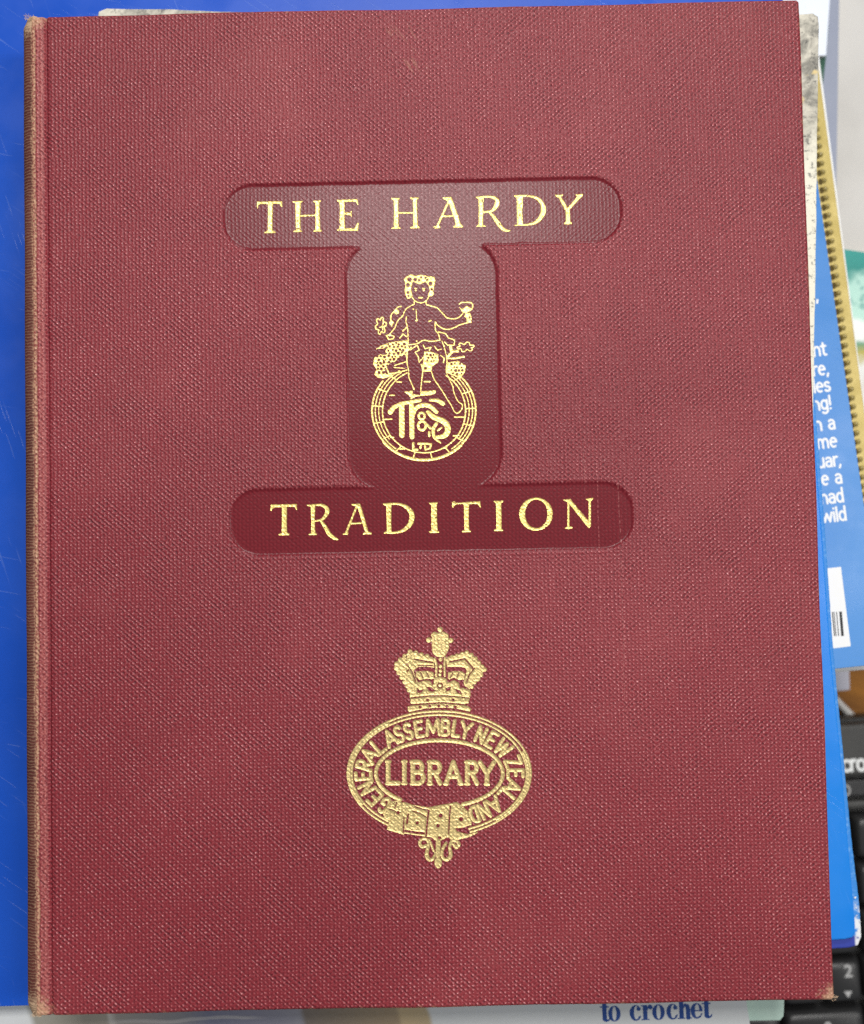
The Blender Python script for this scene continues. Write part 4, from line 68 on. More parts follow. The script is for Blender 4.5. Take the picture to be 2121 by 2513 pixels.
FIG=[(1,'s',1,[(-1.44,58.65,0.163),(-1.18,57.19,0.163),(-0.49,56.02,0.163),(1.08,55.35,0.163),(2.51,55.67,0.163),(3.4,56.81,0.163),(3.71,58.24,0.163)]),(1,'p',0,[(-3.37,62.16),(-2.5,63.01),(-1.34,63.56),(-0.2,63.11),(1.52,63.36),(3.52,62.88),(5.24,62.7),(5.5,61.68),(5.18,59.95),(4.86,58.51),(4.99,57.64),(4.26,57.08),(3.55,57.09),(3.87,58.82),(3.47,60.28),(2.63,61.31),(1.18,60.61),(0.04,60.93),(-0.81,61.53),(-1.42,59.51),(-1.33,56.91),(-2.34,56.41),(-3.03,57.52),(-3.29,58.97),(-2.98,60.41)]),(-1,'s',0,[(-1.8,62.07,0.624),(-1.78,62.07,0.624)]),(-1,'s',0,[(-2.32,60.54,0.539),(-2.3,60.54,0.539)]),(-1,'s',0,[(-0.22,62.01,0.5105),(-0.21,62.0,0.5105)]),(-1,'s',0,[(1.51,62.63,0.3405),(1.52,62.63,0.3405)]),(-1,'s',0,[(2.71,62.55,0.312),(2.73,62.55,0.312)]),(-1,'s',0,[(4.05,60.78,0.539),(4.06,60.78,0.539)]),(-1,'s',0,[(4.39,59.1,0.3685),(4.4,59.1,0.3685)]),(-1,'s',0,[(-2.3,58.43,0.3405),(-2.29,58.43,0.3405)]),(-1,'s',0,[(-2.18,57.36,0.2555),(-2.16,57.36,0.2555)]),(-1,'s',0,[(3.21,61.87,0.2835),(3.23,61.87,0.2835)]),(-1,'s',0,[(0.92,61.78,0.3405),(0.93,61.78,0.3405)]),(1,'s',0,[(-0.14,58.96,0.312),(-0.13,58.96,0.312)]),(1,'s',0,[(2.12,58.92,0.3405),(2.14,58.92,0.3405)]),(1,'s',0,[(1.79,59.44,0.0995),(2.48,59.43,0.0995)]),(1,'s',0,[(-0.45,59.49,0.0995),(0.18,59.48,0.0995)]),(1,'s',0,[(0.76,56.8,0.241),(1.73,56.78,0.241)]),(1,'s',0,[(-0.58,55.88,0.163),(-0.65,54.93,0.163)]),(1,'s',0,[(2.75,55.81,0.163),(2.78,54.8,0.163)]),(1,'s',1,[(-0.65,55.01,0.163),(-2.68,53.9,0.163),(-3.41,52.91,0.163),(-3.86,51.76,0.163),(-5.03,50.78,0.163),(-5.77,49.49,0.163),(-6.22,48.35,0.163),(-7.39,46.93,0.163),(-7.83,46.08,0.163)]),(1,'s',1,[(2.78,54.8,0.1845),(4.2,54.33,0.1845),(5.77,53.86,0.1845),(7.17,52.39,0.1845),(8.57,50.92,0.1845),(10.85,50.58,0.1845),(12.3,51.27,0.1845),(13.03,51.98,0.1845)]),(1,'s',1,[(5.2,49.83,0.1845),(6.09,48.66,0.1845),(8.21,47.61,0.1845),(10.37,47.99,0.1845),(12.1,48.82,0.1845),(14.11,49.35,0.1845)]),(1,'s',1,[(-2.87,51.45,0.163),(-3.04,50.01,0.163),(-2.64,48.27,0.163),(-2.55,45.96,0.163),(-2.53,43.66,0.163)]),(1,'s',1,[(5.2,49.83,0.163),(5.21,47.53,0.163),(6.04,46.36,0.163),(6.44,44.62,0.163)]),(1,'s',1,[(-2.54,43.51,0.1845),(-0.02,43.75,0.1845),(1.72,44.66,0.1845),(4.0,44.32,0.1845),(6.44,44.62,0.1845)]),(1,'s',0,[(-0.03,50.38,0.3685),(-0.01,50.38,0.3685)]),(1,'s',0,[(-0.11,53.41,0.1135),(-0.02,50.52,0.1135)]),(1,'s',0,[(3.43,49.96,0.1985),(3.98,50.21,0.1985)]),(1,'s',0,[(-0.14,44.47,0.2555),(-0.13,44.47,0.2555)]),(1,'s',0,[(-0.91,53.55,0.2555),(-0.89,53.55,0.2555)]),(1,'s',0,[(12.09,54.74,0.1985),(12.81,55.22,0.1985),(15.39,55.16,0.1985),(15.95,54.51,0.1985),(15.78,53.36,0.1985),(14.76,52.66,0.1985)]),(1,'p',0,[(11.98,53.88),(13.06,53.36),(14.22,54.26),(15.49,53.37),(14.18,52.18),(13.03,52.21)]),(1,'p',0,[(13.89,52.25),(15.04,52.22),(15.44,51.2),(15.4,49.33),(14.11,49.3),(14.0,50.8),(13.35,51.1)]),(-1,'s',0,[(14.95,50.92,0.2835),(14.96,50.92,0.2835)]),(1,'s',1,[(-9.28,48.55,0.1845),(-8.99,47.58,0.1845),(-9.38,47.01,0.1845),(-9.98,47.43,0.1845),(-10.38,46.67,0.1845),(-10.88,46.93,0.1845),(-10.85,47.94,0.1845),(-11.55,48.16,0.1845),(-11.65,48.98,0.1845),(-11.03,49.58,0.1845),(-11.32,50.56,0.1845),(-10.92,51.12,0.1845),(-10.33,50.7,0.1845),(-9.92,51.47,0.1845),(-9.43,51.21,0.1845),(-9.45,50.19,0.1845),(-8.76,49.98,0.1845),(-8.66,49.15,0.1845),(-9.28,48.55,0.1845)]),(1,'s',0,[(-9.33,50.15,0.156),(-9.78,49.0,0.156),(-9.66,47.84,0.156)]),(1,'s',0,[(-10.51,48.58,0.156),(-8.92,48.98,0.156)]),(1,'s',1,[(-4.38,54.37,0.2125),(-5.25,54.25,0.2125),(-6.12,53.25,0.2125),(-7.15,52.12,0.2125),(-7.32,50.68,0.2125),(-7.07,48.94,0.2125)]),(1,'s',0,[(-5.7,52.96,0.766),(-5.69,52.95,0.766)]),(1,'s',0,[(-7.13,49.81,0.6805),(-7.12,49.81,0.6805)]),(1,'s',0,[(-8.69,46.24,0.1985),(-7.83,46.42,0.1985),(-6.49,45.99,0.1985),(-6.7,45.33,0.1985),(-8.0,45.07,0.1985),(-8.69,46.24,0.1985)]),(1,'s',0,[(-3.95,47.43,0.1985),(-2.78,48.56,0.1985)]),(1,'s',0,[(-4.84,45.43,0.1985),(-3.96,46.57,0.1985),(-2.98,45.83,0.1985)]),(1,'p',0,[(-11.76,42.41),(-10.32,43.39),(-7.44,44.34),(-2.85,44.82),(-2.46,43.08),(-2.95,39.92),(-4.08,40.52),(-5.53,39.69),(-6.41,38.56),(-7.55,38.58),(-9.01,36.89),(-9.32,35.74),(-6.47,34.96),(-9.63,34.02),(-11.34,34.35),(-12.32,35.23),(-11.58,36.65),(-12.56,38.11),(-12.09,40.12),(-10.36,40.94),(-8.94,40.62),(-9.04,42.64)]),(-1,'s',0,[(-11.07,43.96,0.42),(-11.05,43.96,0.42)]),(-1,'s',0,[(-10.14,43.87,0.27),(-10.13,43.87,0.27)]),(-1,'s',0,[(-8.94,44.16,0.277),(-8.93,44.16,0.277)]),(-1,'s',0,[(-8.17,43.79,0.266),(-8.15,43.79,0.266)]),(-1,'s',0,[(-6.89,43.67,0.2595),(-6.88,43.67,0.2595)]),(-1,'s',0,[(-5.96,44.1,0.3035),(-5.95,44.1,0.3035)]),(-1,'s',0,[(-5.2,43.65,0.3135),(-5.18,43.65,0.3135)]),(-1,'s',0,[(-3.67,43.69,0.399),(-3.66,43.69,0.399)]),(-1,'s',0,[(-10.96,43.27,0.346),(-10.94,43.27,0.346)]),(-1,'s',0,[(-9.91,42.94,0.308),(-9.89,42.94,0.308)]),(-1,'s',0,[(-8.67,42.82,0.3305),(-8.65,42.82,0.3305)]),(-1,'s',0,[(-7.82,43.16,0.335),(-7.81,43.16,0.335)]),(-1,'s',0,[(-6.55,42.92,0.3065),(-6.54,42.92,0.3065)]),(-1,'s',0,[(-5.43,43.0,0.351),(-5.41,43.0,0.351)]),(-1,'s',0,[(-4.31,43.08,0.3015),(-4.29,43.08,0.3015)]),(-1,'s',0,[(-3.39,42.83,0.2775),(-3.38,42.83,0.2775)]),(-1,'s',0,[(-11.31,42.12,0.4045),(-11.3,42.12,0.4045)]),(-1,'s',0,[(-10.35,42.09,0.265),(-10.34,42.09,0.265)]),(-1,'s',0,[(-9.22,42.28,0.409),(-9.21,42.28,0.409)]),(-1,'s',0,[(-8.21,41.96,0.3095),(-8.19,41.96,0.3095)]),(-1,'s',0,[(-6.9,42.13,0.2925),(-6.89,42.13,0.2925)]),(-1,'s',0,[(-6.02,41.9,0.398),(-6.0,41.9,0.398)]),(-1,'s',0,[(-4.94,42.23,0.3455),(-4.93,42.23,0.3455)]),(-1,'s',0,[(-4.07,41.91,0.4045),(-4.06,41.91,0.4045)]),(-1,'s',0,[(-10.82,41.21,0.24),(-10.81,41.21,0.24)]),(-1,'s',0,[(-9.75,41.41,0.349),(-9.73,41.41,0.349)]),(-1,'s',0,[(-8.79,41.09,0.2365),(-8.77,41.09,0.2365)]),(-1,'s',0,[(-7.86,41.11,0.329),(-7.84,41.11,0.329)]),(-1,'s',0,[(-6.56,41.01,0.3235),(-6.55,41.01,0.3235)]),(-1,'s',0,[(-5.38,41.14,0.411),(-5.37,41.14,0.411)]),(-1,'s',0,[(-4.4,41.28,0.2995),(-4.38,41.28,0.2995)]),(-1,'s',0,[(-3.24,41.17,0.2645),(-3.22,41.17,0.2645)]),(-1,'s',0,[(-11.39,40.42,0.35),(-11.37,40.42,0.35)]),(-1,'s',0,[(-10.35,40.45,0.309),(-10.33,40.45,0.309)]),(-1,'s',0,[(-9.3,40.14,0.4215),(-9.29,40.14,0.4215)]),(-1,'s',0,[(-8.13,40.49,0.3725),(-8.12,40.49,0.3725)]),(-1,'s',0,[(-7.06,40.12,0.296),(-7.04,40.12,0.296)]),(-1,'s',0,[(-6.31,40.21,0.2515),(-6.3,40.21,0.2515)]),(-1,'s',0,[(-4.9,40.09,0.308),(-4.88,40.09,0.308)]),(-1,'s',0,[(-3.74,40.35,0.414),(-3.73,40.35,0.414)]),(-1,'s',0,[(-10.88,39.33,0.3765),(-10.87,39.33,0.3765)]),(-1,'s',0,[(-9.56,39.2,0.235),(-9.55,39.2,0.235)]),(-1,'s',0,[(-9.0,39.39,0.2335),(-8.98,39.39,0.2335)]),(-1,'s',0,[(-7.61,39.36,0.359),(-7.59,39.36,0.359)]),(-1,'s',0,[(-6.66,39.47,0.4155),(-6.65,39.46,0.4155)]),(-1,'s',0,[(-5.45,39.56,0.2465),(-5.44,39.56,0.2465)]),(-1,'s',0,[(-4.45,39.41,0.308),(-4.44,39.41,0.308)]),(-1,'s',0,[(-3.32,39.36,0.4105),(-3.3,39.36,0.4105)]),(-1,'s',0,[(-11.29,38.53,0.263),(-11.28,38.53,0.263)]),(-1,'s',0,[(-10.4,38.41,0.4235),(-10.38,38.41,0.4235)]),(-1,'s',0,[(-9.51,38.68,0.374),(-9.49,38.68,0.374)]),(-1,'s',0,[(-8.06,38.67,0.3915),(-8.05,38.67,0.3915)]),(-1,'s',0,[(-7.03,38.38,0.2945),(-7.02,38.38,0.2945)]),(-1,'s',0,[(-6.15,38.51,0.394),(-6.13,38.51,0.394)]),(-1,'s',0,[(-5.15,38.51,0.4125),(-5.14,38.5,0.4125)]),(-1,'s',0,[(-3.8,38.18,0.387),(-3.78,38.18,0.387)]),(-1,'s',0,[(-11.1,37.83,0.3375),(-11.09,37.83,0.3375)]),(-1,'s',0,[(-9.66,37.44,0.3535),(-9.64,37.44,0.3535)]),(-1,'s',0,[(-8.54,37.75,0.271),(-8.53,37.75,0.271)]),(-1,'s',0,[(-7.81,37.69,0.289),(-7.79,37.69,0.289)]),(-1,'s',0,[(-6.86,37.61,0.233),(-6.85,37.61,0.233)]),(-1,'s',0,[(-5.6,37.32,0.3155),(-5.58,37.32,0.3155)]),(-1,'s',0,[(-4.49,37.45,0.412),(-4.48,37.45,0.412)]),(-1,'s',0,[(-3.38,37.33,0.2935),(-3.37,37.33,0.2935)]),(-1,'s',0,[(-11.23,36.89,0.308),(-11.21,36.89,0.308)]),(-1,'s',0,[(-10.26,36.8,0.403),(-10.24,36.8,0.403)]),(-1,'s',0,[(-9.14,36.85,0.2725),(-9.12,36.85,0.2725)]),(-1,'s',0,[(-8.5,36.52,0.2945),(-8.49,36.52,0.2945)]),(-1,'s',0,[(-7.27,36.76,0.2515),(-7.25,36.76,0.2515)]),(-1,'s',0,[(-6.18,36.76,0.3385),(-6.16,36.76,0.3385)]),(-1,'s',0,[(-5.25,36.61,0.415),(-5.24,36.61,0.415)]),(-1,'s',0,[(-4.11,36.38,0.2385),(-4.1,36.38,0.2385)]),(-1,'s',0,[(-10.9,35.79,0.418),(-10.89,35.79,0.418)]),(-1,'s',0,[(-9.65,35.8,0.3775),(-9.64,35.8,0.3775)]),(-1,'s',0,[(-8.57,35.67,0.4165),(-8.56,35.67,0.4165)]),(-1,'s',0,[(-7.53,35.77,0.358),(-7.52,35.77,0.358)]),(-1,'s',0,[(-6.87,35.78,0.399),(-6.85,35.78,0.399)]),(-1,'s',0,[(-5.6,35.82,0.2515),(-5.59,35.82,0.2515)]),(-1,'s',0,[(-4.72,35.87,0.2735),(-4.71,35.87,0.2735)]),(-1,'s',0,[(-3.59,35.89,0.3935),(-3.57,35.89,0.3935)]),(1,'s',0,[(-6.42,37.69,0.17),(-2.97,38.77,0.17)]),(1,'s',0,[(-6.72,37.12,0.1275),(-3.58,36.77,0.1275)]),(1,'s',0,[(-2.74,43.37,0.1985),(-2.95,39.92,0.1985)]),(1,'s',0,[(-8.72,36.88,0.1985),(-8.18,35.43,0.1985),(-5.6,35.66,0.1985),(-3.02,36.33,0.1985)]),(1,'p',0,[(8.59,38.24),(11.31,38.61),(13.62,37.27),(13.23,35.26),(11.77,33.43),(10.36,34.32),(7.96,35.38),(8.43,37.67)]),(-1,'s',0,[(9.53,37.75,0.325),(9.54,37.75,0.325)]),(-1,'s',0,[(10.48,37.96,0.2295),(10.49,37.96,0.2295)]),(-1,'s',0,[(12.0,37.92,0.2825),(12.01,37.92,0.2825)]),(-1,'s',0,[(13.02,37.67,0.202),(13.04,37.67,0.202)]),(-1,'s',0,[(10.3,36.89,0.232),(10.31,36.89,0.232)]),(-1,'s',0,[(11.1,36.78,0.206),(11.11,36.78,0.206)]),(-1,'s',0,[(12.34,36.75,0.244),(12.36,36.75,0.244)]),(-1,'s',0,[(9.5,36.07,0.203),(9.52,36.07,0.203)]),(-1,'s',0,[(10.67,35.93,0.3655),(10.68,35.93,0.3655)]),(-1,'s',0,[(11.55,35.91,0.331),(11.57,35.91,0.331)]),(-1,'s',0,[(12.57,35.93,0.3345),(12.59,35.93,0.3345)]),(-1,'s',0,[(9.93,35.05,0.313),(9.94,35.05,0.313)]),(-1,'s',0,[(11.09,34.79,0.3695),(11.11,34.79,0.3695)]),(-1,'s',0,[(12.4,34.97,0.2365),(12.42,34.97,0.2365)]),(1,'p',0,[(1.94,41.54),(3.94,41.36),(5.92,40.6),(5.87,38.3),(4.14,37.18),(3.82,35.69),(1.54,35.74),(1.13,36.96),(1.59,38.39)]),(-1,'s',0,[(2.71,40.7,0.2705),(2.72,40.7,0.2705)]),(-1,'s',0,[(3.74,40.44,0.3305),(3.75,40.44,0.3305)]),(-1,'s',0,[(4.5,40.44,0.3045),(4.51,40.44,0.3045)]),(-1,'s',0,[(3.04,39.67,0.2645),(3.05,39.67,0.2645)]),(-1,'s',0,[(4.19,39.72,0.2005),(4.21,39.72,0.2005)]),(-1,'s',0,[(5.12,39.76,0.1815),(5.13,39.76,0.1815)]),(-1,'s',0,[(2.72,38.98,0.265),(2.73,38.98,0.265)]),(-1,'s',0,[(3.86,38.71,0.2245),(3.87,38.71,0.2245)]),(-1,'s',0,[(4.61,38.83,0.194),(4.62,38.83,0.194)]),(-1,'s',0,[(2.19,36.71,0.397),(2.2,36.71,0.397)]),(1,'s',0,[(-1.75,42.78,0.17),(-2.62,41.93,0.17),(-1.76,42.14,0.17),(-0.02,43.31,0.17),(0.52,41.86,0.17),(-0.64,41.31,0.17),(0.2,40.14,0.17),(0.45,38.41,0.17),(1.62,39.82,0.17)]),(1,'s',0,[(1.69,43.28,0.17),(2.24,42.26,0.17),(3.96,42.65,0.17),(3.38,41.8,0.17)]),(1,'s',0,[(4.83,42.92,0.17),(5.66,41.75,0.17),(6.67,42.02,0.17)]),(1,'s',0,[(6.49,40.3,0.1985),(7.61,39.41,0.1985),(7.3,38.26,0.1985)]),(1,'s',0,[(6.05,46.93,0.1845),(8.05,46.46,0.1845),(8.88,45.14,0.1845),(10.58,44.53,0.1845),(10.4,43.09,0.1845),(8.55,43.13,0.1845),(7.71,44.01,0.1845)]),(1,'s',1,[(15.25,42.25,0.1845),(15.47,41.66,0.1845),(14.87,41.37,0.1845),(13.99,41.77,0.1845),(13.3,41.2,0.1845),(12.53,41.35,0.1845),(12.35,42.02,0.1845),(11.45,42.04,0.1845),(11.28,42.49,0.1845),(11.99,42.76,0.1845),(11.77,43.35,0.1845),(12.38,43.65,0.1845),(13.26,43.24,0.1845),(13.94,43.81,0.1845),(14.72,43.66,0.1845),(14.89,42.99,0.1845),(15.79,42.97,0.1845),(15.96,42.52,0.1845),(15.25,42.25,0.1845)]),(1,'s',0,[(8.62,39.96,0.3685),(9.94,41.37,0.3685),(11.37,41.34,0.3685)]),(1,'s',0,[(8.47,39.39,0.2835),(10.47,39.35,0.2835),(13.05,39.72,0.2835)]),(1,'s',0,[(9.39,42.54,0.4255),(9.65,41.09,0.4255)]),(1,'s',1,[(-2.46,42.79,0.163),(-2.93,40.78,0.163),(-2.98,38.48,0.163),(-2.59,36.17,0.163),(-2.49,34.16,0.163),(-1.68,32.13,0.163),(-1.13,30.69,0.163)]),(1,'s',1,[(1.01,37.82,0.163),(1.4,35.8,0.163),(1.06,33.22,0.163),(0.71,30.07,0.163)]),(1,'s',1,[(3.82,35.75,0.163),(4.63,33.43,0.163),(6.57,30.52,0.163),(8.22,27.62,0.163),(9.32,25.87,0.163),(10.14,24.14,0.163),(10.99,23.83,0.163),(12.01,24.67,0.163),(12.32,26.1,0.163),(11.06,27.27,0.163),(9.98,29.88,0.163),(9.73,31.6,0.163),(8.1,35.37,0.163),(8.31,38.82,0.163),(7.67,42.29,0.163),(7.0,44.32,0.163)]),(1,'p',0,[(-4.0,30.17),(-1.42,30.4),(-1.58,29.55),(0.55,29.07),(0.86,30.21),(5.0,30.41),(4.84,29.55),(3.4,29.01),(0.83,28.86),(-2.03,28.49),(-2.87,29.29)]),(1,'s',0,[(-0.88,28.81,0.17),(-2.04,28.12,0.17)])]

# ------------------------------------------------------------------ plan outlines of the pile, millimetres
BG={'folder': [(-140.37,181.55),(115.13,183.5),(113.66,-143.92),(-140.69,-147.89)],'speck': [(-96.09,149.24),(-95.32,152.14),(-92.95,152.98),(-73.3,152.28),(-42.25,150.18),(11.11,147.59),(60.7,146.22),(97.88,146.14),(117.71,146.45),(122.17,146.61),(123.62,145.56),(123.9,142.77),(122.33,112.82),(120.33,70.43),(118.02,26.05),(114.42,-34.74),(109.11,-127.68),(-6.68,-126.62),(-101.94,-120.05),(-98.9,18.36)],'azure': [(116.11,124.02),(121.19,36.5),(123.17,-10.31),(124.57,-48.1),(126.28,-76.41),(127.65,-103.52),(128.92,-129.35),(128.91,-132.88),(127.87,-134.32),(125.63,-134.77),(-44.4,-142.69),(-58.44,117.5)],'azureback': [(117.8,125.18),(122.91,36.94),(124.91,-10.25),(126.18,-48.35),(127.91,-76.89),(129.53,-104.23),(131.27,-124.62),(131.53,-134.58),(130.31,-137.26),(127.29,-138.06),(-44.82,-145.17),(-58.96,118.62)],'textbook': [(127.05,117.1),(128.96,101.11),(132.17,70.64),(137.2,23.41),(145.29,-52.56),(129.21,-53.9),(77.5,-59.11),(70.94,115.67)],'pad': [(136.34,157.88),(139.1,127.54),(147.38,36.85),(156.02,-55.31),(135.15,-56.76),(79.62,-62.32),(66.83,155.92)],'teal': [(113.23,96.46),(153.31,91.59),(172.92,88.2),(185.4,-35.83),(120.45,-37.38)],'greybox': [(103.43,226.03),(211.28,226.63),(202.8,-43.57),(101.04,-41.5)],'slate': [(111.26,218.96),(156.16,217.93),(154.45,183.1),(152.39,142.84),(150.6,109.75),(110.76,110.62)],'green': [(113.65,171.23),(147.52,170.47),(146.42,160.15),(144.33,146.2),(142.11,116.19),(111.9,116.85)],'pale': [(111.52,210.27),(149.73,210.14),(147.57,178.37),(145.56,158.41),(112.7,157.09)],'eraser': [(144.6,-48.24),(159.73,-47.93),(159.57,-69.12),(144.6,-70.04)],'cable': [(150.17,-63.68),(156.32,-70.49),(161.07,-75.99),(164.91,-80.03),(169.38,-84.41),(176.33,-90.41)],'mint': [(32.27,-85.6),(107.24,-84.53),(110.73,-155.71),(110.24,-162.49),(109.05,-163.85),(99.71,-163.8),(32.88,-165.54)],'mag': [(-156.3,-30.02),(84.89,-27.24),(97.74,-157.16),(100.69,-178.93),(-153.92,-184.05)],'label': [(124.95,-22.53),(131.92,-21.91),(134.08,-46.97),(126.61,-47.71)],'bars': [(128.51,-36.1),(128.94,-43.67),(129.09,-35.98),(129.46,-43.68),(129.86,-36.0),(130.23,-43.69),(130.83,-36.02),(131.19,-43.71)]}
FRAG=[('nt',130.06,45.75),('re,',130.66,39.59),('les',130.99,34.23),('ng!',131.12,28.49),('n a',132.1,22.09),('ome',132.54,16.36),('uar,',133.49,10.37),('e a',133.67,4.79),('had',134.04,-1.18),('wild',134.66,-7.01),(',',128.13,63.23)]
FRAG_ANG=0.0991
CRO=[(52.21,-161.53),(86.7,-161.03)]
KB=[(152.62,-176.93),(182.98,-175.72)]
KBT=[(158.91,-80.48),(158.06,-103.39),(157.92,-107.32),(157.44,-99.74),(146.07,-194.52),(154.28,-173.08),(153.98,-181.28)]

random.seed(7)
RS = np.random.RandomState(11)


# ------------------------------------------------------------------ object helpers
def tag(o, label=None, cat=None, group=None, kind=None):
    for k, v in (('label', label), ('category', cat), ('group', group), ('kind', kind)):
        if v:
            o[k] = v
    return o


def thing(name, label, cat, loc_mm=(0, 0, 0), rotz=0.0, group=None):
    o = bpy.data.objects.new(name, None)
    o.empty_display_size = 0.01
    COL.objects.link(o)
    o.location = [v * 0.001 for v in loc_mm]
    o.rotation_euler = (0, 0, rotz)
    return tag(o, label, cat, group)


def mesh_obj(name, verts, faces, mat, parent=None, smooth=False):
    me = bpy.data.meshes.new(name)
    me.from_pydata([(v[0] * .001, v[1] * .001, v[2] * .001) for v in verts], [], faces)
    me.update()
    if smooth:
        me.polygons.foreach_set('use_smooth', [True] * len(me.polygons))
    me.materials.append(mat)
    o = bpy.data.objects.new(name, me)
    COL.objects.link(o)
    o.parent = parent
    return o


def share(name, me, parent, loc_mm, rotz=0.0):
    o = bpy.data.objects.new(name, me)
    COL.objects.link(o)
    o.parent = parent
    o.location = [v * .001 for v in loc_mm]
    o.rotation_euler = (0, 0, rotz)
    return o


def ccw(p):
    a = sum(p[i][0] * p[(i + 1) % len(p)][1] - p[(i + 1) % len(p)][0] * p[i][1] for i in range(len(p)))
    return list(p) if a > 0 else list(reversed(p))


def inset(p, d):
    n = len(p)
    out = []
    for i in range(n):
        a, b, c = Vector(p[i - 1]), Vector(p[i]), Vector(p[(i + 1) % n])
        e1, e2 = (b - a).normalized(), (c - b).normalized()
        n1, n2 = Vector((-e1.y, e1.x)), Vector((-e2.y, e2.x))
        m = n1 + n2
        m = m / max(0.35, m.dot(n1))
        out.append((b.x + m.x * d, b.y + m.y * d))
    return out


def refine(p, step):
    out = []
    for i in range(len(p)):
        a, b = p[i], p[(i + 1) % len(p)]
        k = max(1, int(math.hypot(b[0] - a[0], b[1] - a[1]) / step))
        for j in range(k):
            t = j / k
            out.append((a[0] + (b[0] - a[0]) * t, a[1] + (b[1] - a[1]) * t))
    return out


def prism(name, p, z0, z1, mat, parent=None, bev=0.3, rough=0.0, step=0.0, seed=1):
    """slab with softened top and bottom edges; rough jitters the outline (worn board)"""
    p = ccw(p)
    if step:
        p = refine(p, step)
    if rough:
        r = np.random.RandomState(seed)
        j = r.uniform(-1, 1, len(p))
        p = inset(p, 0)
        p = [(x + rough * j[i], y + rough * j[i - 1]) for i, (x, y) in enumerate(p)]
    bev = min(bev, (z1 - z0) * .45)
    rings = [(inset(p, bev), z0), (p, z0 + bev), (p, z1 - bev), (inset(p, bev * .3), z1 - bev * .3), (inset(p, bev), z1)]
    n = len(p)
    v, f = [], []
    for q, z in rings:
        v += [(x, y, z) for x, y in q]
    f.append(list(reversed(range(n))))
    for k in range(len(rings) - 1):
        for i in range(n):
            a, b = k * n + i, k * n + (i + 1) % n
            f.append((a, b, b + n, a + n))
    f.append([(len(rings) - 1) * n + i for i in range(n)])
    return mesh_obj(name, v, f, mat, parent)


def tube(pts, r, seg=6):
    v, f = [], []
    P = [Vector(p) for p in pts]
    rr = r if isinstance(r, (list, tuple)) else [r] * len(P)
    for i, c in enumerate(P):
        t = (P[min(i + 1, len(P) - 1)] - P[max(i - 1, 0)]).normalized()
        s = t.cross(Vector((0, 0, 1)))
        s = s.normalized() if s.length > 1e-5 else Vector((1, 0, 0))
        u = s.cross(t)
        for k in range(seg):
            a = 2 * math.pi * k / seg
            q = c + (s * math.cos(a) + u * math.sin(a)) * rr[i]
            v.append(tuple(q))
    for i in range(len(P) - 1):
        for k in range(seg):
            a, b = i * seg + k, i * seg + (k + 1) % seg
            f.append((a, b, b + seg, a + seg))
    f.append(list(range(seg)))
    f.append([(len(P) - 1) * seg + k for k in reversed(range(seg))])
    return v, f


def text_obj(name, s, size_mm, mat, parent, loc_mm, rotz=0.0, bold=0.0, align='LEFT', sx=1.0):
    cu = bpy.data.curves.new(name, 'FONT')
    cu.body = s
    cu.size = size_mm * .001
    cu.offset = bold * .001
    cu.align_x = align
    cu.extrude = 0.00001
    t = bpy.data.objects.new(name + '_tmp', cu)
    COL.objects.link(t)
    bpy.context.view_layer.update()
    me = bpy.data.meshes.new_from_object(t.evaluated_get(bpy.context.evaluated_depsgraph_get()))
    bpy.data.objects.remove(t)
    bpy.data.curves.remove(cu)
    me.materials.clear()
    me.materials.append(mat)
    o = bpy.data.objects.new(name, me)
    COL.objects.link(o)
    o.parent = parent
    o.location = [v * .001 for v in loc_mm]
    o.rotation_euler = (0, 0, rotz)
    o.scale = (sx, 1, 1)
    return o


# ------------------------------------------------------------------ distance-field stamping (letters, crest, figure)
def vnoise(X, Y, s, seed):
    r = np.random.RandomState(seed).uniform(-1, 1, (64, 64))
    a, b = X / s, Y / s
    i, j = np.floor(a).astype(int), np.floor(b).astype(int)
    fa, fb = a - i, b - j
    fa, fb = fa * fa * (3 - 2 * fa), fb * fb * (3 - 2 * fb)
    g = lambda p, q: r[p % 64, q % 64]
    return (g(i, j) * (1 - fa) + g(i + 1, j) * fa) * (1 - fb) + (g(i, j + 1) * (1 - fa) + g(i + 1, j + 1) * fa) * fb


def spline(p, closed):
    q = []
    n = len(p)
    A = np.array(p, float)
    rng = range(n) if closed else range(n - 1)
    for i in rng:
        if closed:
            p0, p1, p2, p3 = A[i - 1], A[i], A[(i + 1) % n], A[(i + 2) % n]
        else:
            p0, p1, p2, p3 = A[max(i - 1, 0)], A[i], A[i + 1], A[min(i + 2, n - 1)]
        for t in (0, .25, .5, .75):
            q.append(.5 * (2 * p1 + (p2 - p0) * t + (2 * p0 - 5 * p1 + 4 * p2 - p3) * t * t + (3 * p1 - p0 - 3 * p2 + p3) * t ** 3))
    if not closed:
        q.append(A[-1])
    return [tuple(v) for v in q]


def d_stroke(X, Y, pts):
    D = np.full(X.shape, 1e3)
    for (ax, ay, ar), (bx, by, br) in zip(pts[:-1], pts[1:]):
        ex, ey = bx - ax, by - ay
        L = ex * ex + ey * ey + 1e-12
        t = np.clip(((X - ax) * ex + (Y - ay) * ey) / L, 0, 1)
        D = np.minimum(D, np.hypot(X - ax - t * ex, Y - ay - t * ey) - (ar + (br - ar) * t))
    return D


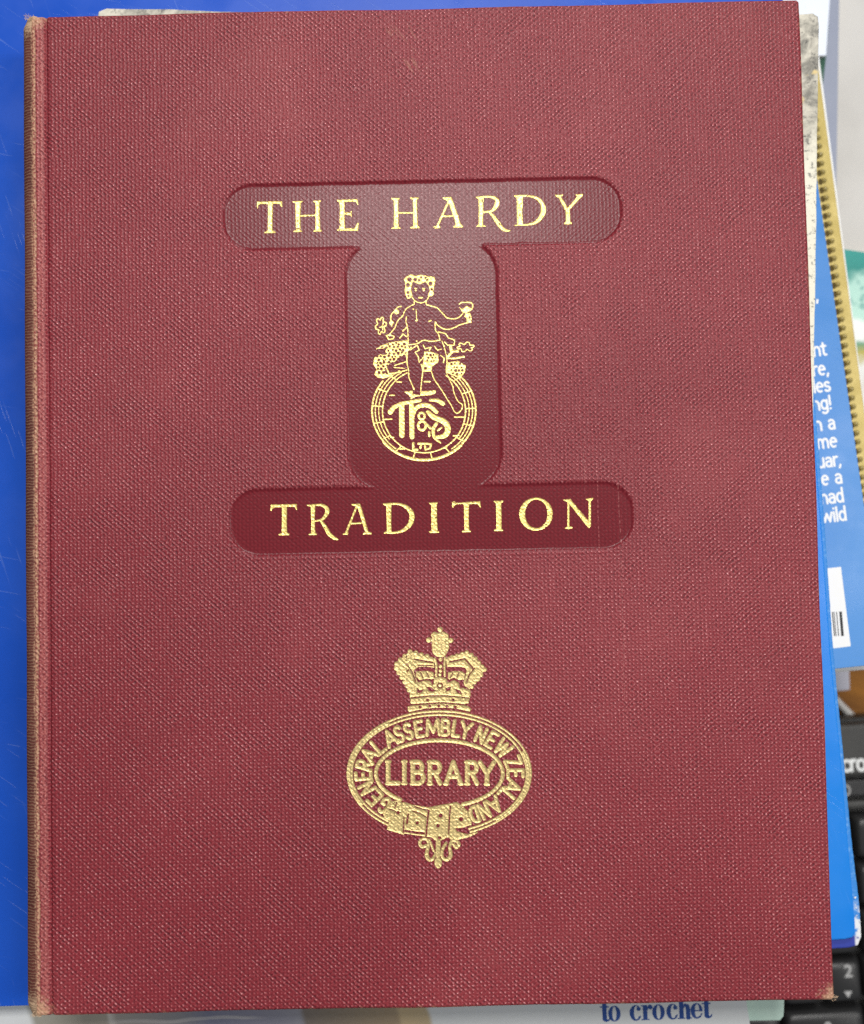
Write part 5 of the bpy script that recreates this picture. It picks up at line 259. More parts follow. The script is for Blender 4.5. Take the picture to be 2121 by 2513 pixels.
def d_poly(X, Y, pts):
    D = np.full(X.shape, 1e6)
    S = np.ones(X.shape)
    n = len(pts)
    for i in range(n):
        (ax, ay), (bx, by) = pts[i], pts[i - 1]
        ex, ey = bx - ax, by - ay
        wx, wy = X - ax, Y - ay
        t = np.clip((wx * ex + wy * ey) / (ex * ex + ey * ey + 1e-12), 0, 1)
        D = np.minimum(D, (wx - ex * t) ** 2 + (wy - ey * t) ** 2)
        c1, c2, c3 = Y >= ay, Y < by, ex * wy > ey * wx
        S = np.where((c1 & c2 & c3) | (~c1 & ~c2 & ~c3), -S, S)
    return S * np.sqrt(D)


def stamp(name, ops, mat, parent, zfun, pitch=0.12, rim=0.09, fuzz=0.035, lift=0.02, pits=0.0, z_off=0.0, rimw=0.34):
    """foil-stamped shape: union / cut of strokes and outlines, meshed by marching squares,
    pressed in: the outline stands a hair higher than the middle"""
    pr = []
    for sg, kind, sm, pts in ops:
        if sm:
            pts = spline(pts, kind == 'p')
        pr.append((sg, kind, pts))
    xs = [p[0] for o in pr for p in o[2]]
    ys = [p[1] for o in pr for p in o[2]]
    x0, x1, y0, y1 = min(xs) - 3, max(xs) + 3, min(ys) - 3, max(ys) + 3
    nx, ny = int((x1 - x0) / pitch) + 1, int((y1 - y0) / pitch) + 1
    gx, gy = x0 + pitch * np.arange(nx), y0 + pitch * np.arange(ny)
    D = np.full((nx, ny), 1e3)
    for sg, kind, pts in pr:
        px, py = [p[0] for p in pts], [p[1] for p in pts]
        i0, i1 = max(0, int((min(px) - 3 - x0) / pitch)), min(nx, int((max(px) + 3 - x0) / pitch) + 2)
        j0, j1 = max(0, int((min(py) - 3 - y0) / pitch)), min(ny, int((max(py) + 3 - y0) / pitch) + 2)
        X, Y = np.meshgrid(gx[i0:i1], gy[j0:j1], indexing='ij')
        d = d_stroke(X, Y, pts) if kind == 's' else d_poly(X, Y, pts)
        s = D[i0:i1, j0:j1]
        D[i0:i1, j0:j1] = np.minimum(s, d) if sg > 0 else np.maximum(s, -d)
    X, Y = np.meshgrid(gx, gy, indexing='ij')
    D = D + fuzz * vnoise(X, Y, .38, 3) + fuzz * .6 * vnoise(X, Y, .9, 5)
    if pits:
        D = np.maximum(D, .5 * (vnoise(X, Y, .42, 8) + .35 * vnoise(X, Y, 4.0, 9) - pits))
    ins = D < 0
    vid = -np.ones((nx, ny), int)
    V, Fc = [], []
    idx = np.argwhere(ins)
    vid[ins] = np.arange(len(idx))
    for i, j in idx:
        V.append((gx[i], gy[j], -D[i, j]))
    full = ins[:-1, :-1] & ins[1:, :-1] & ins[1:, 1:] & ins[:-1, 1:]
    for i, j in np.argwhere(full):
        Fc.append((vid[i, j], vid[i + 1, j], vid[i + 1, j + 1], vid[i, j + 1]))
    anyi = ins[:-1, :-1] | ins[1:, :-1] | ins[1:, 1:] | ins[:-1, 1:]
    cut = {}

    def cross(a, b):
        k = (a, b) if a < b else (b, a)
        if k not in cut:
            da, db = D[k[0]], D[k[1]]
            t = da / (da - db)
            t = min(.98, max(.02, t))
            cut[k] = len(V)
            V.append((gx[k[0][0]] + (gx[k[1][0]] - gx[k[0][0]]) * t, gy[k[0][1]] + (gy[k[1][1]] - gy[k[0][1]]) * t, 0.0))
        return cut[k]
    for i, j in np.argwhere(anyi & ~full):
        c = [(i, j), (i + 1, j), (i + 1, j + 1), (i, j + 1)]
        c = [(int(a), int(b)) for a, b in c]
        q = []
        for k in range(4):
            a, b = c[k], c[(k + 1) % 4]
            if ins[a]:
                q.append(int(vid[a]))
            if ins[a] != ins[b]:
                q.append(cross(a, b))
        if len(q) >= 3:
            Fc.append(tuple(q))
    A = np.array(V)
    zc = zfun(A[:, 0], A[:, 1])
    t = np.clip(1 - A[:, 2] / rimw, 0, 1)
    A[:, 2] = zc + z_off + lift + rim * t * t
    return mesh_obj(name, A.tolist(), [tuple(int(k) for k in f) for f in Fc], mat, parent, smooth=True)


# ------------------------------------------------------------------ material helpers
class NT:
    def __init__(s, name):
        s.m = bpy.data.materials.new(name)
        s.m.use_nodes = True
        s.t = s.m.node_tree
        s.b = s.t.nodes['Principled BSDF']
        s.tc = s.n('ShaderNodeTexCoord')

    def n(s, k, **kw):
        o = s.t.nodes.new(k)
        for a, b in kw.items():
            setattr(o, a, b)
        return o

    def set(s, sock, v):
        if isinstance(v, bpy.types.NodeSocket):
            s.t.links.new(v, sock)
        elif v is not None:
            sock.default_value = v

    def m_(s, op, a, b=None, c=None, clamp=False):
        o = s.n('ShaderNodeMath', operation=op, use_clamp=clamp)
        for k, v in enumerate((a, b, c)):
            s.set(o.inputs[k], v)
        return o.outputs[0]

    def mm(s):
        o = s.n('ShaderNodeVectorMath', operation='SCALE')
        s.t.links.new(s.tc.outputs['Object'], o.inputs[0])
        o.inputs['Scale'].default_value = 1000.0
        return o.outputs[0]

    def xyz(s, v):
        o = s.n('ShaderNodeSeparateXYZ')
        s.t.links.new(v, o.inputs[0])
        return o.outputs

    def vec(s, x, y, z=0.0):
        o = s.n('ShaderNodeCombineXYZ')
        for k, v in enumerate((x, y, z)):
            s.set(o.inputs[k], v)
        return o.outputs[0]

    def scl(s, v, sx, sy, sz=1.0, rot=0.0):
        if rot:
            q = s.n('ShaderNodeMapping')
            s.t.links.new(v, q.inputs[0])
            q.inputs['Rotation'].default_value = (0, 0, rot)
            v = q.outputs[0]
        o = s.n('ShaderNodeMapping')
        s.t.links.new(v, o.inputs[0])
        o.inputs['Scale'].default_value = (sx, sy, sz)
        return o.outputs[0]

    def noise(s, v, scale, detail=2.0, rough=.5, dist=0.0):
        o = s.n('ShaderNodeTexNoise')
        s.t.links.new(v, o.inputs['Vector'])
        o.inputs['Scale'].default_value = scale
        o.inputs['Detail'].default_value = detail
        o.inputs['Roughness'].default_value = rough
        o.inputs['Distortion'].default_value = dist
        return o.outputs[0]

    def ss(s, v, a, b, lo=0.0, hi=1.0):
        o = s.n('ShaderNodeMapRange', interpolation_type='SMOOTHSTEP')
        s.set(o.inputs[0], v)
        for k, q in enumerate((a, b, lo, hi)):
            o.inputs[k + 1].default_value = q
        return o.outputs[0]

    def mix(s, f, a, b):
        o = s.n('ShaderNodeMix', data_type='RGBA')
        s.set(o.inputs[0], f)
        for sock, v in ((o.inputs[6], a), (o.inputs[7], b)):
            s.set(sock, v if isinstance(v, bpy.types.NodeSocket) else (*v, 1))
        return o.outputs[2]

    def ramp(s, f, stops, interp='LINEAR'):
        o = s.n('ShaderNodeValToRGB')
        s.set(o.inputs[0], f)
        e = o.color_ramp
        e.interpolation = interp
        while len(e.elements) < len(stops):
            e.elements.new(0.5)
        for el, (p, c) in zip(e.elements, stops):
            el.position = p
            el.color = (*c, 1)
        return o.outputs[0]

    def bump(s, h, dist_mm, strength=1.0):
        o = s.n('ShaderNodeBump')
        s.set(o.inputs['Height'], h)
        o.inputs['Distance'].default_value = dist_mm * .001
        s.set(o.inputs['Strength'], strength)
        s.t.links.new(o.outputs[0], s.b.inputs['Normal'])

    def out(s, col=None, rough=None, metal=None, spec=None, **kw):
        s.set(s.b.inputs['Base Color'], col if isinstance(col, bpy.types.NodeSocket) or col is None else (*col, 1))
        s.set(s.b.inputs['Roughness'], rough)
        s.set(s.b.inputs['Metallic'], metal)
        s.set(s.b.inputs['Specular IOR Level'], spec)
        for k, v in kw.items():
            s.set(s.b.inputs[k.replace('_', ' ')], v)
        return s.m


def weave(k, x, y):
    """plain-weave book cloth with a drifting diagonal grain: height about -1..1"""
    v = k.vec(x, y, 0.0)
    n1 = k.m_('SUBTRACT', k.noise(v, .13, 1), .5)
    u = k.m_('ADD', k.m_('MULTIPLY', x, 1 / 1.62), k.m_('MULTIPLY', n1, .9))
    w = k.m_('SUBTRACT', k.m_('MULTIPLY', y, 1 / 1.40), k.m_('MULTIPLY', n1, .7))
    fine = k.noise(v, 1.35, 1, .6)
    fz = k.m_('MULTIPLY', k.m_('SUBTRACT', fine, .5), 3.4)
    s1 = k.m_('SINE', k.m_('ADD', fz, k.m_('MULTIPLY', k.m_('ADD', u, w), 2 * math.pi)))
    s2 = k.m_('SINE', k.m_('ADD', fz, k.m_('MULTIPLY', k.m_('SUBTRACT', u, w), 2 * math.pi)))
    # the grain leans one way on the left of the board and the other on the right
    edge = k.m_('ADD', k.m_('MULTIPLY', y, .30), k.m_('ADD', x, k.m_('MULTIPLY', n1, 70)))
    g = k.ss(edge, 0, 95, .10, .80)
    diag = k.m_('ADD', k.m_('MULTIPLY', s1, k.m_('SUBTRACT', 1.0, g)), k.m_('MULTIPLY', s2, g))
    diag = k.m_('MULTIPLY', diag, k.ss(n1, -.22, .25, .35, 1.15))
    # single threads
    tx = k.m_('SINE', k.m_('ADD', k.m_('MULTIPLY', x, 2 * math.pi / 1.08), k.m_('MULTIPLY', k.m_('ADD', fine, n1), 3.0)))
    ty = k.m_('SINE', k.m_('ADD', k.m_('MULTIPLY', y, 2 * math.pi / .98), k.m_('MULTIPLY', fine, -4.0)))
    knot = k.m_('ADD', k.m_('MULTIPLY', tx, .50), k.m_('ADD', k.m_('MULTIPLY', ty, .28), k.m_('MULTIPLY', k.m_('MULTIPLY', tx, ty), .45)))
    warp = k.noise(k.vec(x, k.m_('MULTIPLY', y, .03)), 2.1, 0, .5)
    slub = k.ss(warp, .66, .76)
    h = k.m_('ADD', k.m_('MULTIPLY', diag, .50), k.m_('ADD', k.m_('MULTIPLY', knot, .66), k.m_('ADD', k.m_('MULTIPLY', slub, .22), k.m_('MULTIPLY', fz, .36))))
    return h, slub, fine


BW, BH = BOOK_W / 2, BOOK_H / 2
SCRATCH = ((55.6, -65, 8, .16), (49.6, -45, 12, .13), (46.0, -5, 16, .16))
X_IN = -108.4          # where the board ends and the rounded shoulder of the spine begins


def mat_cloth(panel):
    k = NT('pressed_book_cloth' if panel else 'book_cloth')
    p = k.mm()
    x, y, z = k.xyz(p)
    h, warp, fine = weave(k, x, y)
    att = k.n('ShaderNodeAttribute', attribute_name='pressed')
    f = att.outputs['Fac']
    big = k.noise(p, .012, 3)
    base = k.mix(k.ss(big, .35, .65), (.216, .021, .030), (.248, .026, .036))
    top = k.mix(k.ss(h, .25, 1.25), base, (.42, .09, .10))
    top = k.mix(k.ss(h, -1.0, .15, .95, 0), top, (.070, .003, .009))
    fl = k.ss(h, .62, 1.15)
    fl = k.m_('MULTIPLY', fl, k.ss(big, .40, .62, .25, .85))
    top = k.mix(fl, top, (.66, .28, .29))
    rub = k.ss(k.noise(p, .022, 4, .6), .50, .75, 0, .13)
    top = k.mix(rub, top, (.40, .10, .10))
    soil = k.ss(k.noise(k.scl(p, 1, .6, 1, .4), .03, 4, .6), .56, .78, 0, .16)
    top = k.mix(soil, top, (.12, .012, .016))
    pressed = k.mix(k.ss(h, -.9, 1.0), (.118, .010, .016), (.188, .021, .029))
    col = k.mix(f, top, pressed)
    # wear: rubbed joint along the spine, bumped corners, a pale scuff near the head
    wob = k.m_('MULTIPLY', k.m_('SUBTRACT', k.noise(k.scl(p, 1, .35), .35, 3), .5), 1.4)
    xr = k.m_('ADD', x, wob)
    tan = k.m_('MULTIPLY', k.ss(xr, -108.9, -108.0), k.ss(xr, -107.7, -107.1, 1, 0))
    thread = k.ss(fine, .35, .62)
    tan = k.m_('MULTIPLY', tan, k.m_('ADD', .18, k.m_('MULTIPLY', thread, .65)))
    pinkish = k.m_('MULTIPLY', k.ss(xr, -107.6, -106.5), k.ss(xr, -105.6, -104.6, 1, 0))
    col = k.mix(k.m_('MULTIPLY', pinkish, k.m_('ADD', .12, k.m_('MULTIPLY', thread, .45))), col, (.50, .16, .14))
    for cx, cy, r in ((BW + .3, -BH - .3, 7.0), (-BW + 1.5, BH + .5, 8.0), (-BW + 2, -BH, 8.0)):
        d = k.m_('SQRT', k.m_('ADD', k.m_('POWER', k.m_('SUBTRACT', x, cx), 2), k.m_('POWER', k.m_('SUBTRACT', y, cy), 2)))
        d = k.m_('ADD', d, k.m_('MULTIPLY', k.m_('SUBTRACT', k.noise(p, .9, 3), .5), 7))
        tan = k.m_('MAXIMUM', tan, k.m_('MULTIPLY', k.ss(d, r * .15, r * .85, 1, 0), .85))
    edge = k.m_('MAXIMUM', k.m_('ABSOLUTE', y), k.m_('ADD', x, BH - BW))
    edge = k.m_('ADD', edge, k.m_('MULTIPLY', k.m_('SUBTRACT', k.noise(p, .5, 3), .5), 3))
    tan = k.m_('MAXIMUM', tan, k.m_('MULTIPLY', k.ss(edge, BH - .6, BH + .6), .35))
    scl = k.scl(p, .9, .10, 1, -.6)
    scuff = k.m_('MULTIPLY', k.ss(k.noise(scl, 1.2, 2), .56, .70), k.m_('MULTIPLY', k.m_('MULTIPLY', k.ss(y, 118, 124), k.ss(y, 132, 138, 1, 0)), k.m_('MULTIPLY', k.ss(x, -12, -6), k.ss(x, 2, 10, 1, 0))))
    tan = k.m_('MAXIMUM', tan, k.m_('MULTIPLY', scuff, .2))
    big2 = k.noise(p, .06, 3)
    sc2 = None
    for sx_, ya, yb_, wd in SCRATCH:
        ln = k.m_('ABSOLUTE', k.m_('SUBTRACT', k.m_('ADD', x, k.m_('MULTIPLY', k.m_('SUBTRACT', big2, .5), 1.6)), sx_))
        ln = k.m_('MULTIPLY', k.ss(ln, wd * .5, wd, 1, 0), k.m_('MULTIPLY', k.ss(y, ya, ya + 12), k.ss(y, yb_ - 6, yb_, 1, 0)))
        sc2 = ln if sc2 is None else k.m_('MAXIMUM', sc2, ln)
    col = k.mix(k.m_('MULTIPLY', sc2, k.ss(fine, .42, .60, 0, .5)), col, (.52, .19, .18))
    col = k.mix(tan, col, (.58, .36, .22))
    rough = k.ss(h, -.5, 1.0, .29, .20) if panel else k.ss(h, -.5, 1.0, .55, .24)
    k.bump(h, .095, k.m_('SUBTRACT', 1.0, k.m_('MULTIPLY', f, .84)))
    return k.out(col, rough, 0, .15 if panel else .38)


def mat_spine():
    k = NT('faded_shaded_spine_cloth')
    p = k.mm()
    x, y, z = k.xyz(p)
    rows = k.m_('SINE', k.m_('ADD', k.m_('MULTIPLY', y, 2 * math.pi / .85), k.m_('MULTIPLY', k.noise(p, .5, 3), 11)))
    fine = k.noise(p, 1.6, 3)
    col = k.mix(k.ss(k.noise(p, .06, 3), .35, .65), (.085, .020, .016), (.125, .033, .025))  # dark brown holds both fading and the shade of the outward side
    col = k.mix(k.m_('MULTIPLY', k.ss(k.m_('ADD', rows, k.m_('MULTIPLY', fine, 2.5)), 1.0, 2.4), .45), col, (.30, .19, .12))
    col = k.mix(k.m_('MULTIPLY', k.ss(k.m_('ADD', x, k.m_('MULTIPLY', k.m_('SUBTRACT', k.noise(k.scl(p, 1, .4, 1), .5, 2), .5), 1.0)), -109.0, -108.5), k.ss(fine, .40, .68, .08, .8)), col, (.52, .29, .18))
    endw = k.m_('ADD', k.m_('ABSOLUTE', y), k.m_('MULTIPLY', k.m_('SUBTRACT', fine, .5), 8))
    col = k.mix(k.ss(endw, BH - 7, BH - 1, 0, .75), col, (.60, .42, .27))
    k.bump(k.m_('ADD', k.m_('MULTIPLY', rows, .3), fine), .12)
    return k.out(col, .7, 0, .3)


def mat_gold(name, c1, c2, rough, metal, grain):
    k = NT(name)
    p = k.mm()
    x, y, z = k.xyz(p)
    h, warp, fine = weave(k, x, y)
    col = k.mix(k.ss(k.noise(p, 1.1, 2, .65), .35, .7), c1, c2)
    col = k.mix(k.ss(h, -.9, .1, .45, 0), col, tuple(v * .62 for v in c2))
    k.bump(h, grain)
    return k.out(col, k.ss(fine, .3, .7, rough - .05, rough + .1), metal, .5)


def mat_paper(name, c1, c2, scale=.3, rough=.7, bump=.02):
    k = NT(name)
    p = k.mm()
    n = k.noise(p, scale, 4)
    k.bump(k.noise(p, scale * 6, 3), bump)
    return k.out(k.mix(k.ss(n, .3, .7), c1, c2), rough, 0, .4)


def mat_pages():
    k = NT('page_edges')
    p = k.mm()
    x, y, z = k.xyz(p)
    l = k.noise(k.vec(k.m_('MULTIPLY', x, .02), k.m_('MULTIPLY', y, .02), k.m_('MULTIPLY', z, 5.0)), 1.0, 3)
    k.bump(l, .15)
    return k.out(k.mix(k.ss(l, .35, .65), (.48, .40, .28), (.68, .60, .46)), .8, 0, .3)


def mat_plastic(name, c1, c2, rough, scratch=.5, spec=.5):
    """glossy printed or plastic cover with fine handling scratches"""
    k = NT(name)
    p = k.mm()
    col = k.mix(k.ss(k.noise(p, .02, 3), .3, .7), c1, c2)
    sc = None
    for rot, sx, sc_, th in ((.62, .02, 2.2, .68), (1.25, .03, 1.6, .70), (.2, .03, 1.9, .71)):
        q = k.noise(k.scl(p, sx, 1.0, 1, rot), sc_, 1, .5, .1)
        gate = k.ss(k.noise(p, .03 + abs(rot) * .02, 1), .45, .65)
        q = k.m_('MULTIPLY', k.ss(q, th, th + .035), gate)
        sc = q if sc is None else k.m_('MAXIMUM', sc, q)
    col = k.mix(k.m_('MULTIPLY', sc, scratch), col, (.45, .60, .85))
    k.bump(k.m_('ADD', k.m_('MULTIPLY', sc, -.6), k.m_('MULTIPLY', k.noise(p, .5, 3), .25)), .03)
    return k.out(col, k.ss(k.noise(p, .08, 3), .3, .7, rough - .04, rough + .08), 0, spec)


def mat_flat(name, c, rough=.5, spec=.5, var=.12, scale=.4):
    k = NT(name)
    p = k.mm()
    n = k.noise(p, scale, 3)
    return k.out(k.mix(n, tuple(v * (1 - var) for v in c), tuple(min(1, v * (1 + var)) for v in c)), k.ss(n, .3, .7, rough - .05, rough + .07), 0, spec)


# ------------------------------------------------------------------ bold rounded-sans lettering (x-height = 1)
def arc_(cx, cy, rx, ry, a0, a1, n=10):
    return [(cx + rx * math.cos(math.radians(a0 + (a1 - a0) * i / n)), cy + ry * math.sin(math.radians(a0 + (a1 - a0) * i / n))) for i in range(n + 1)]


SANS = {
    'n': (.92, [[(.1, 0), (.1, .9)], [(.1, .45)] + arc_(.41, .52, .31, .38, 150, 0) + [(.72, 0)]]),
    't': (.62, [[(.24, 1.2), (.24, .3)] + arc_(.44, .26, .2, .26, 180, 290, 6), [(0, .9), (.52, .9)]]),
    'r': (.62, [[(.1, 0), (.1, .9)], [(.1, .5)] + arc_(.4, .5, .3, .4, 150, 70, 6)]),
    'e': (.92, [[(.08, .5), (.74, .5)] + arc_(.41, .45, .33, .45, 8, 300, 16)]),
    'l': (.32, [[(.12, 0), (.12, 1.38)]]),
    's': (.76, [arc_(.33, .68, .25, .22, 30, 250, 8) + arc_(.33, .22, .28, .23, 75, -150, 8)]),
    'g': (.94, [arc_(.4, .47, .32, .43, 0, 360, 18), [(.72, .9), (.72, -.1)] + arc_(.4, -.1, .32, .3, 0, -140, 8)]),
    '!': (.34, [[(.12, .42), (.12, 1.3)], [(.12, .02), (.125, .02)]]),
    ' ': (.62, []),
    'a': (.86, [arc_(.36, .62, .3, .28, 140, 0, 8) + [(.66, 0)], arc_(.36, .26, .29, .26, 75, 360, 12)]),
    'o': (.96, [arc_(.42, .45, .36, .45, 0, 360, 20)]),
    'm': (1.42, [[(.1, 0), (.1, .9)], [(.1, .45)] + arc_(.37, .55, .27, .35, 150, 0, 8) + [(.64, 0)], [(.64, .5)] + arc_(.93, .55, .27, .35, 150, 0, 8) + [(1.2, 0)]]),
    'u': (.92, [[(.1, .9), (.1, .38)] + arc_(.4, .36, .3, .36, 180, 340, 8), [(.72, .9), (.72, 0)]]),
    'h': (.92, [[(.1, 0), (.1, 1.38)], [(.1, .45)] + arc_(.41, .52, .31, .38, 150, 0) + [(.72, 0)]]),
    'd': (.94, [arc_(.4, .45, .32, .45, 0, 360, 18), [(.72, 1.38), (.72, 0)]]),
    'w': (1.28, [[(.02, .9), (.28, .02), (.58, .82), (.88, .02), (1.14, .9)]]),
    'i': (.32, [[(.12, 0), (.12, .9)], [(.12, 1.28), (.125, 1.28)]]),
    ',': (.34, [[(.14, .04), (.04, -.22)]]),
    'c': (.78, [arc_(.42, .45, .36, .45, 50, 310, 14)]),
}


def sans(s, xh, mat, parent, loc, ang, right=True, wt=.225):
    tot = sum(SANS[c][0] for c in s) * xh * .9
    ox = -tot if right else 0.0
    ca_, sa_ = math.cos(ang), math.sin(ang)
    for c in s:
        adv, strokes = SANS[c]
        if strokes:
            ops = []
            for st in strokes:
                q = [((ox + px_ * xh * .9), (py_ * xh)) for px_, py_ in st]
                ops.append((1, 's', 0, [(loc[0] + X * ca_ - Y * sa_, loc[1] + X * sa_ + Y * ca_, wt * xh / 2) for X, Y in q]))
            stamp('letter', ops, mat, parent, lambda X, Y: X * 0 + loc[2], .14, 0, .008, 0)
        ox += adv * xh * .9


# ------------------------------------------------------------------ the desk (setting)
def mat_wood():
    k = NT('desk_wood')
    p = k.mm()
    g = k.noise(k.scl(p, .008, .09, .1, .25), 1.0, 5, .6, .6)
    f = k.noise(k.scl(p, .03, .8, .1, .25), 1.0, 3)
    col = k.mix(k.ss(g, .3, .7), (.18, .065, .006), (.34, .135, .012))
    col = k.mix(k.ss(f, .55, .75, 0, .35), col, (.10, .04, .012))
    k.bump(f, .05)
    return k.out(col, .6, 0, .3)


desk = prism('desk_top', [(-420, -420), (460, -420), (460, 420), (-420, 420)], -25, 0, mat_wood(), None, 2)
tag(desk, kind='structure')

# ------------------------------------------------------------------ shared finishes
M_PAGES = mat_pages()
M_WHITE_INK = mat_flat('white_ink', (.82, .84, .84), .5, .4, .03)
M_BLACK_INK = mat_flat('black_ink', (.02, .02, .022), .5, .4, .05)
M_GREY_INK = mat_flat('grey_legend', (.42, .42, .42), .5, .4, .1)


def bound(name, label, cat, poly, z0, z1, cover_mat, t=.35, page_in=.5, pages=None, bev=.15, back_mat=None, rough=0.0, step=0.0):
    """paperback-like thing: front cover, page block, back cover"""
    r = thing(name, label, cat, (0, 0, z0))
    prism('front_cover', poly, z1 - z0 - t, z1 - z0, cover_mat, r, bev, rough, step)
    prism('page_block', inset(ccw(poly), page_in), t, z1 - z0 - t - .01, pages or M_PAGES, r, .05)
    prism('back_cover', poly, 0, t - .01, back_mat or cover_mat, r, bev, rough, step)
    return r


# ------------------------------------------------------------------ right-hand pile, from the desk up
box = thing('storage_box', 'pale grey flat box lid at the upper right edge, below the teal magazine', 'box', (0, 0, 0))
M_GREYBOX = mat_paper('grey_card', (.46, .45, .43), (.56, .55, .53), .02, .5, .05)
prism('lid', BG['greybox'], 30, 46, M_GREYBOX, box, 1.0)
prism('box_base', inset(ccw(BG['greybox']), 2.0), 0, 29.9, M_GREYBOX, box, 1.0)


def mat_teal():
    k = NT('teal_print')
    p = k.mm()
    x, y, z = k.xyz(p)
    wob = k.m_('MULTIPLY', k.m_('SUBTRACT', k.noise(p, .10, 3), .5), 14)
    t = k.m_('ADD', y, wob)
    col = k.ramp(k.ss(t, 20, 95), [(0, (.70, .70, .68)), (.25, (.62, .60, .56)), (.34, (.70, .72, .70)), (.40, (.42, .36, .05)), (.47, (.10, .28, .16)), (.53, (.78, .82, .80)), (.62, (.80, .86, .83)), (.66, (.46, .72, .63)), (.88, (.42, .68, .60)), (.94, (.02, .25, .22)), (1, (.03, .30, .27))])
    blot = k.ss(k.noise(p, .16, 4), .58, .66)
    col = k.mix(k.m_('MULTIPLY', blot, .6), col, (.05, .26, .24))
    return k.out(col, .3, 0, .5)


bound('magazine', 'teal and mint printed magazine at the right edge beside the gold strip', 'magazine', BG['teal'], 46.05, 50, mat_teal(), .3, .2)
bound('slate_band', 'blue-grey band showing past the white folder at top right', 'folder', BG['slate'], 46.05, 50, mat_plastic('slate_tone', (.24, .27, .36), (.28, .31, .40), .45, .05), .4, .8)  # flat blue-grey slab, showing as a band past the white folder
bound('green_book', 'dark green book, only a sliver showing below the white folder', 'book', BG['green'], 50.05, 58, mat_plastic('green_cover', (.005, .06, .035), (.01, .09, .05), .4, .05), .5, .4)
bound('white_folder', 'bluish white glossy folder in the top right corner behind the speckled board', 'folder', BG['pale'], 58.05, 60, mat_plastic('white_plastic', (.72, .78, .88), (.78, .83, .92), .35, .0), .3, .4)

# spiral pad: gold binding strip with a row of little studs, white cover edge
pad = thing('bound_pad', 'white pad with gold studded binding strip, beneath the blue text cover', 'notebook', (0, 0, 60.05))
M_PADW = mat_paper('pad_white', (.74, .76, .78), (.82, .83, .84), .1, .4)
prism('front_cover', BG['pad'], 17, 17.95, M_PADW, pad, .2)
prism('page_block', inset(ccw(BG['pad']), .8), .5, 16.95, M_PAGES, pad, .1)
prism('back_cover', BG['pad'], 0, .48, M_PADW, pad, .1)
k = NT('gold_card')
pp = k.mm()
k.bump(k.noise(pp, 1.2, 3), .08)
M_GOLDCARD = k.out(k.mix(k.ss(k.noise(pp, .15, 3), .3, .7), (.44, .34, .09), (.54, .43, .14)), .4, .15, .5)
M_GOLDSTUD = mat_flat('gold_stud', (.30, .235, .07), .3, .6, .15)
M_STUD_SHADE = mat_flat('stud_shade_brown', (.09, .065, .02), .8, .2)
a, b = Vector(BG['pad'][0]), Vector(BG['pad'][2])
e = (b - a).normalized()
nrm = Vector((-e.y, e.x))
if nrm.x > 0:
    nrm = -nrm
L = (Vector(BG['pad'][3]) - a).length
e = (Vector(BG['pad'][3]) - a).normalized()
nrm = Vector((e.y, -e.x))
if nrm.x > 0:
    nrm = -nrm
q0, q1 = a + e * 2, a + e * (L - 2)
prism('binding_strip', [tuple(q0 + nrm * 1.1), tuple(q1 + nrm * .5), tuple(q1 + nrm * 8.5), tuple(q0 + nrm * 8.5)], 17.97, 19.0, M_GOLDCARD, pad, .3)
bm = bmesh.new()
bmesh.ops.create_uvsphere(bm, u_segments=8, v_segments=5, radius=.00095)
bmesh.ops.delete(bm, geom=[v for v in bm.verts if v.co.z < -.0002], context='VERTS')
sme = bpy.data.meshes.new('stud')
bm.to_mesh(sme)
bm.free()
sme.materials.append(M_GOLDSTUD)
sme.polygons.foreach_set('use_smooth', [True] * len(sme.polygons))
hme = bpy.data.meshes.new('stud_shade')
hme.from_pydata([(.00085 * math.cos(i * .6283), .0012 * math.sin(i * .6283), 0) for i in range(10)], [], [list(range(10))])
hme.materials.append(M_STUD_SHADE)
for i in range(int(L / 2.95)):
    c = a + e * (3 + i * 2.95) + nrm * 4.3
    share('stud', sme, pad, (c.x, c.y, 19.0))
    h_ = c + nrm * 1.2 + e * .35
    share('stud_shade', hme, pad, (h_.x, h_.y, 19.01))  # dark oval painted beside each stud as its shaded lower left

# blue paperback with white text and a barcode label
tb = bound('text_paperback', 'sky-blue paperback with white lettering and a barcode label at the right', 'book', BG['textbook'], 79.1, 96, mat_plastic('sky_blue_cover', (.045, .22, .58), (.06, .26, .64), .32, .05), .3, .3)
for s, x, y in FRAG:
    sans(s, 3.15, M_WHITE_INK, tb, (x, y, 16.93), FRAG_ANG)
lab = prism('barcode_label', BG['label'], 16.905, 16.93, mat_flat('label_white', (.84, .85, .84), .5, .4, .02), tb, .005)
bars = BG['bars']
for i in range(0, 8, 2):
    (x0, y0), (x1, y1) = bars[i], bars[i + 1]
    w = (.35, .25, .28, .85)[i // 2]
    v = [(x0, y0, 16.94), (x0 + w, y0 + .03, 16.94), (x1 + w, y1 + .03, 16.94), (x1, y1, 16.94)]
    mesh_obj('bar', v, [(3, 2, 1, 0)], M_BLACK_INK, lab)

# ------------------------------------------------------------------ desk clutter at lower right
er = thing('small_box', 'small lavender-white box on the wooden desk below the blue paperback', 'box', (0, 0, 0))
M_LAV = mat_flat('lavender_card', (.62, .62, .72), .5, .4, .04)
prism('lid', BG['eraser'], 12.1, 20, M_LAV, er, .5)
prism('box_base', inset(ccw(BG['eraser']), .4), 0, 12, M_LAV, er, .3)
cv, cf = tube(spline([(x, y, 2.0) for x, y in BG['cable']], False), 1.5, 10)
cb = mesh_obj('cable', cv, cf, mat_flat('white_cable', (.66, .65, .63), .4, .5, .05), None, True)
tag(cb, 'white cable running diagonally across the desk to the keyboard', 'cable')

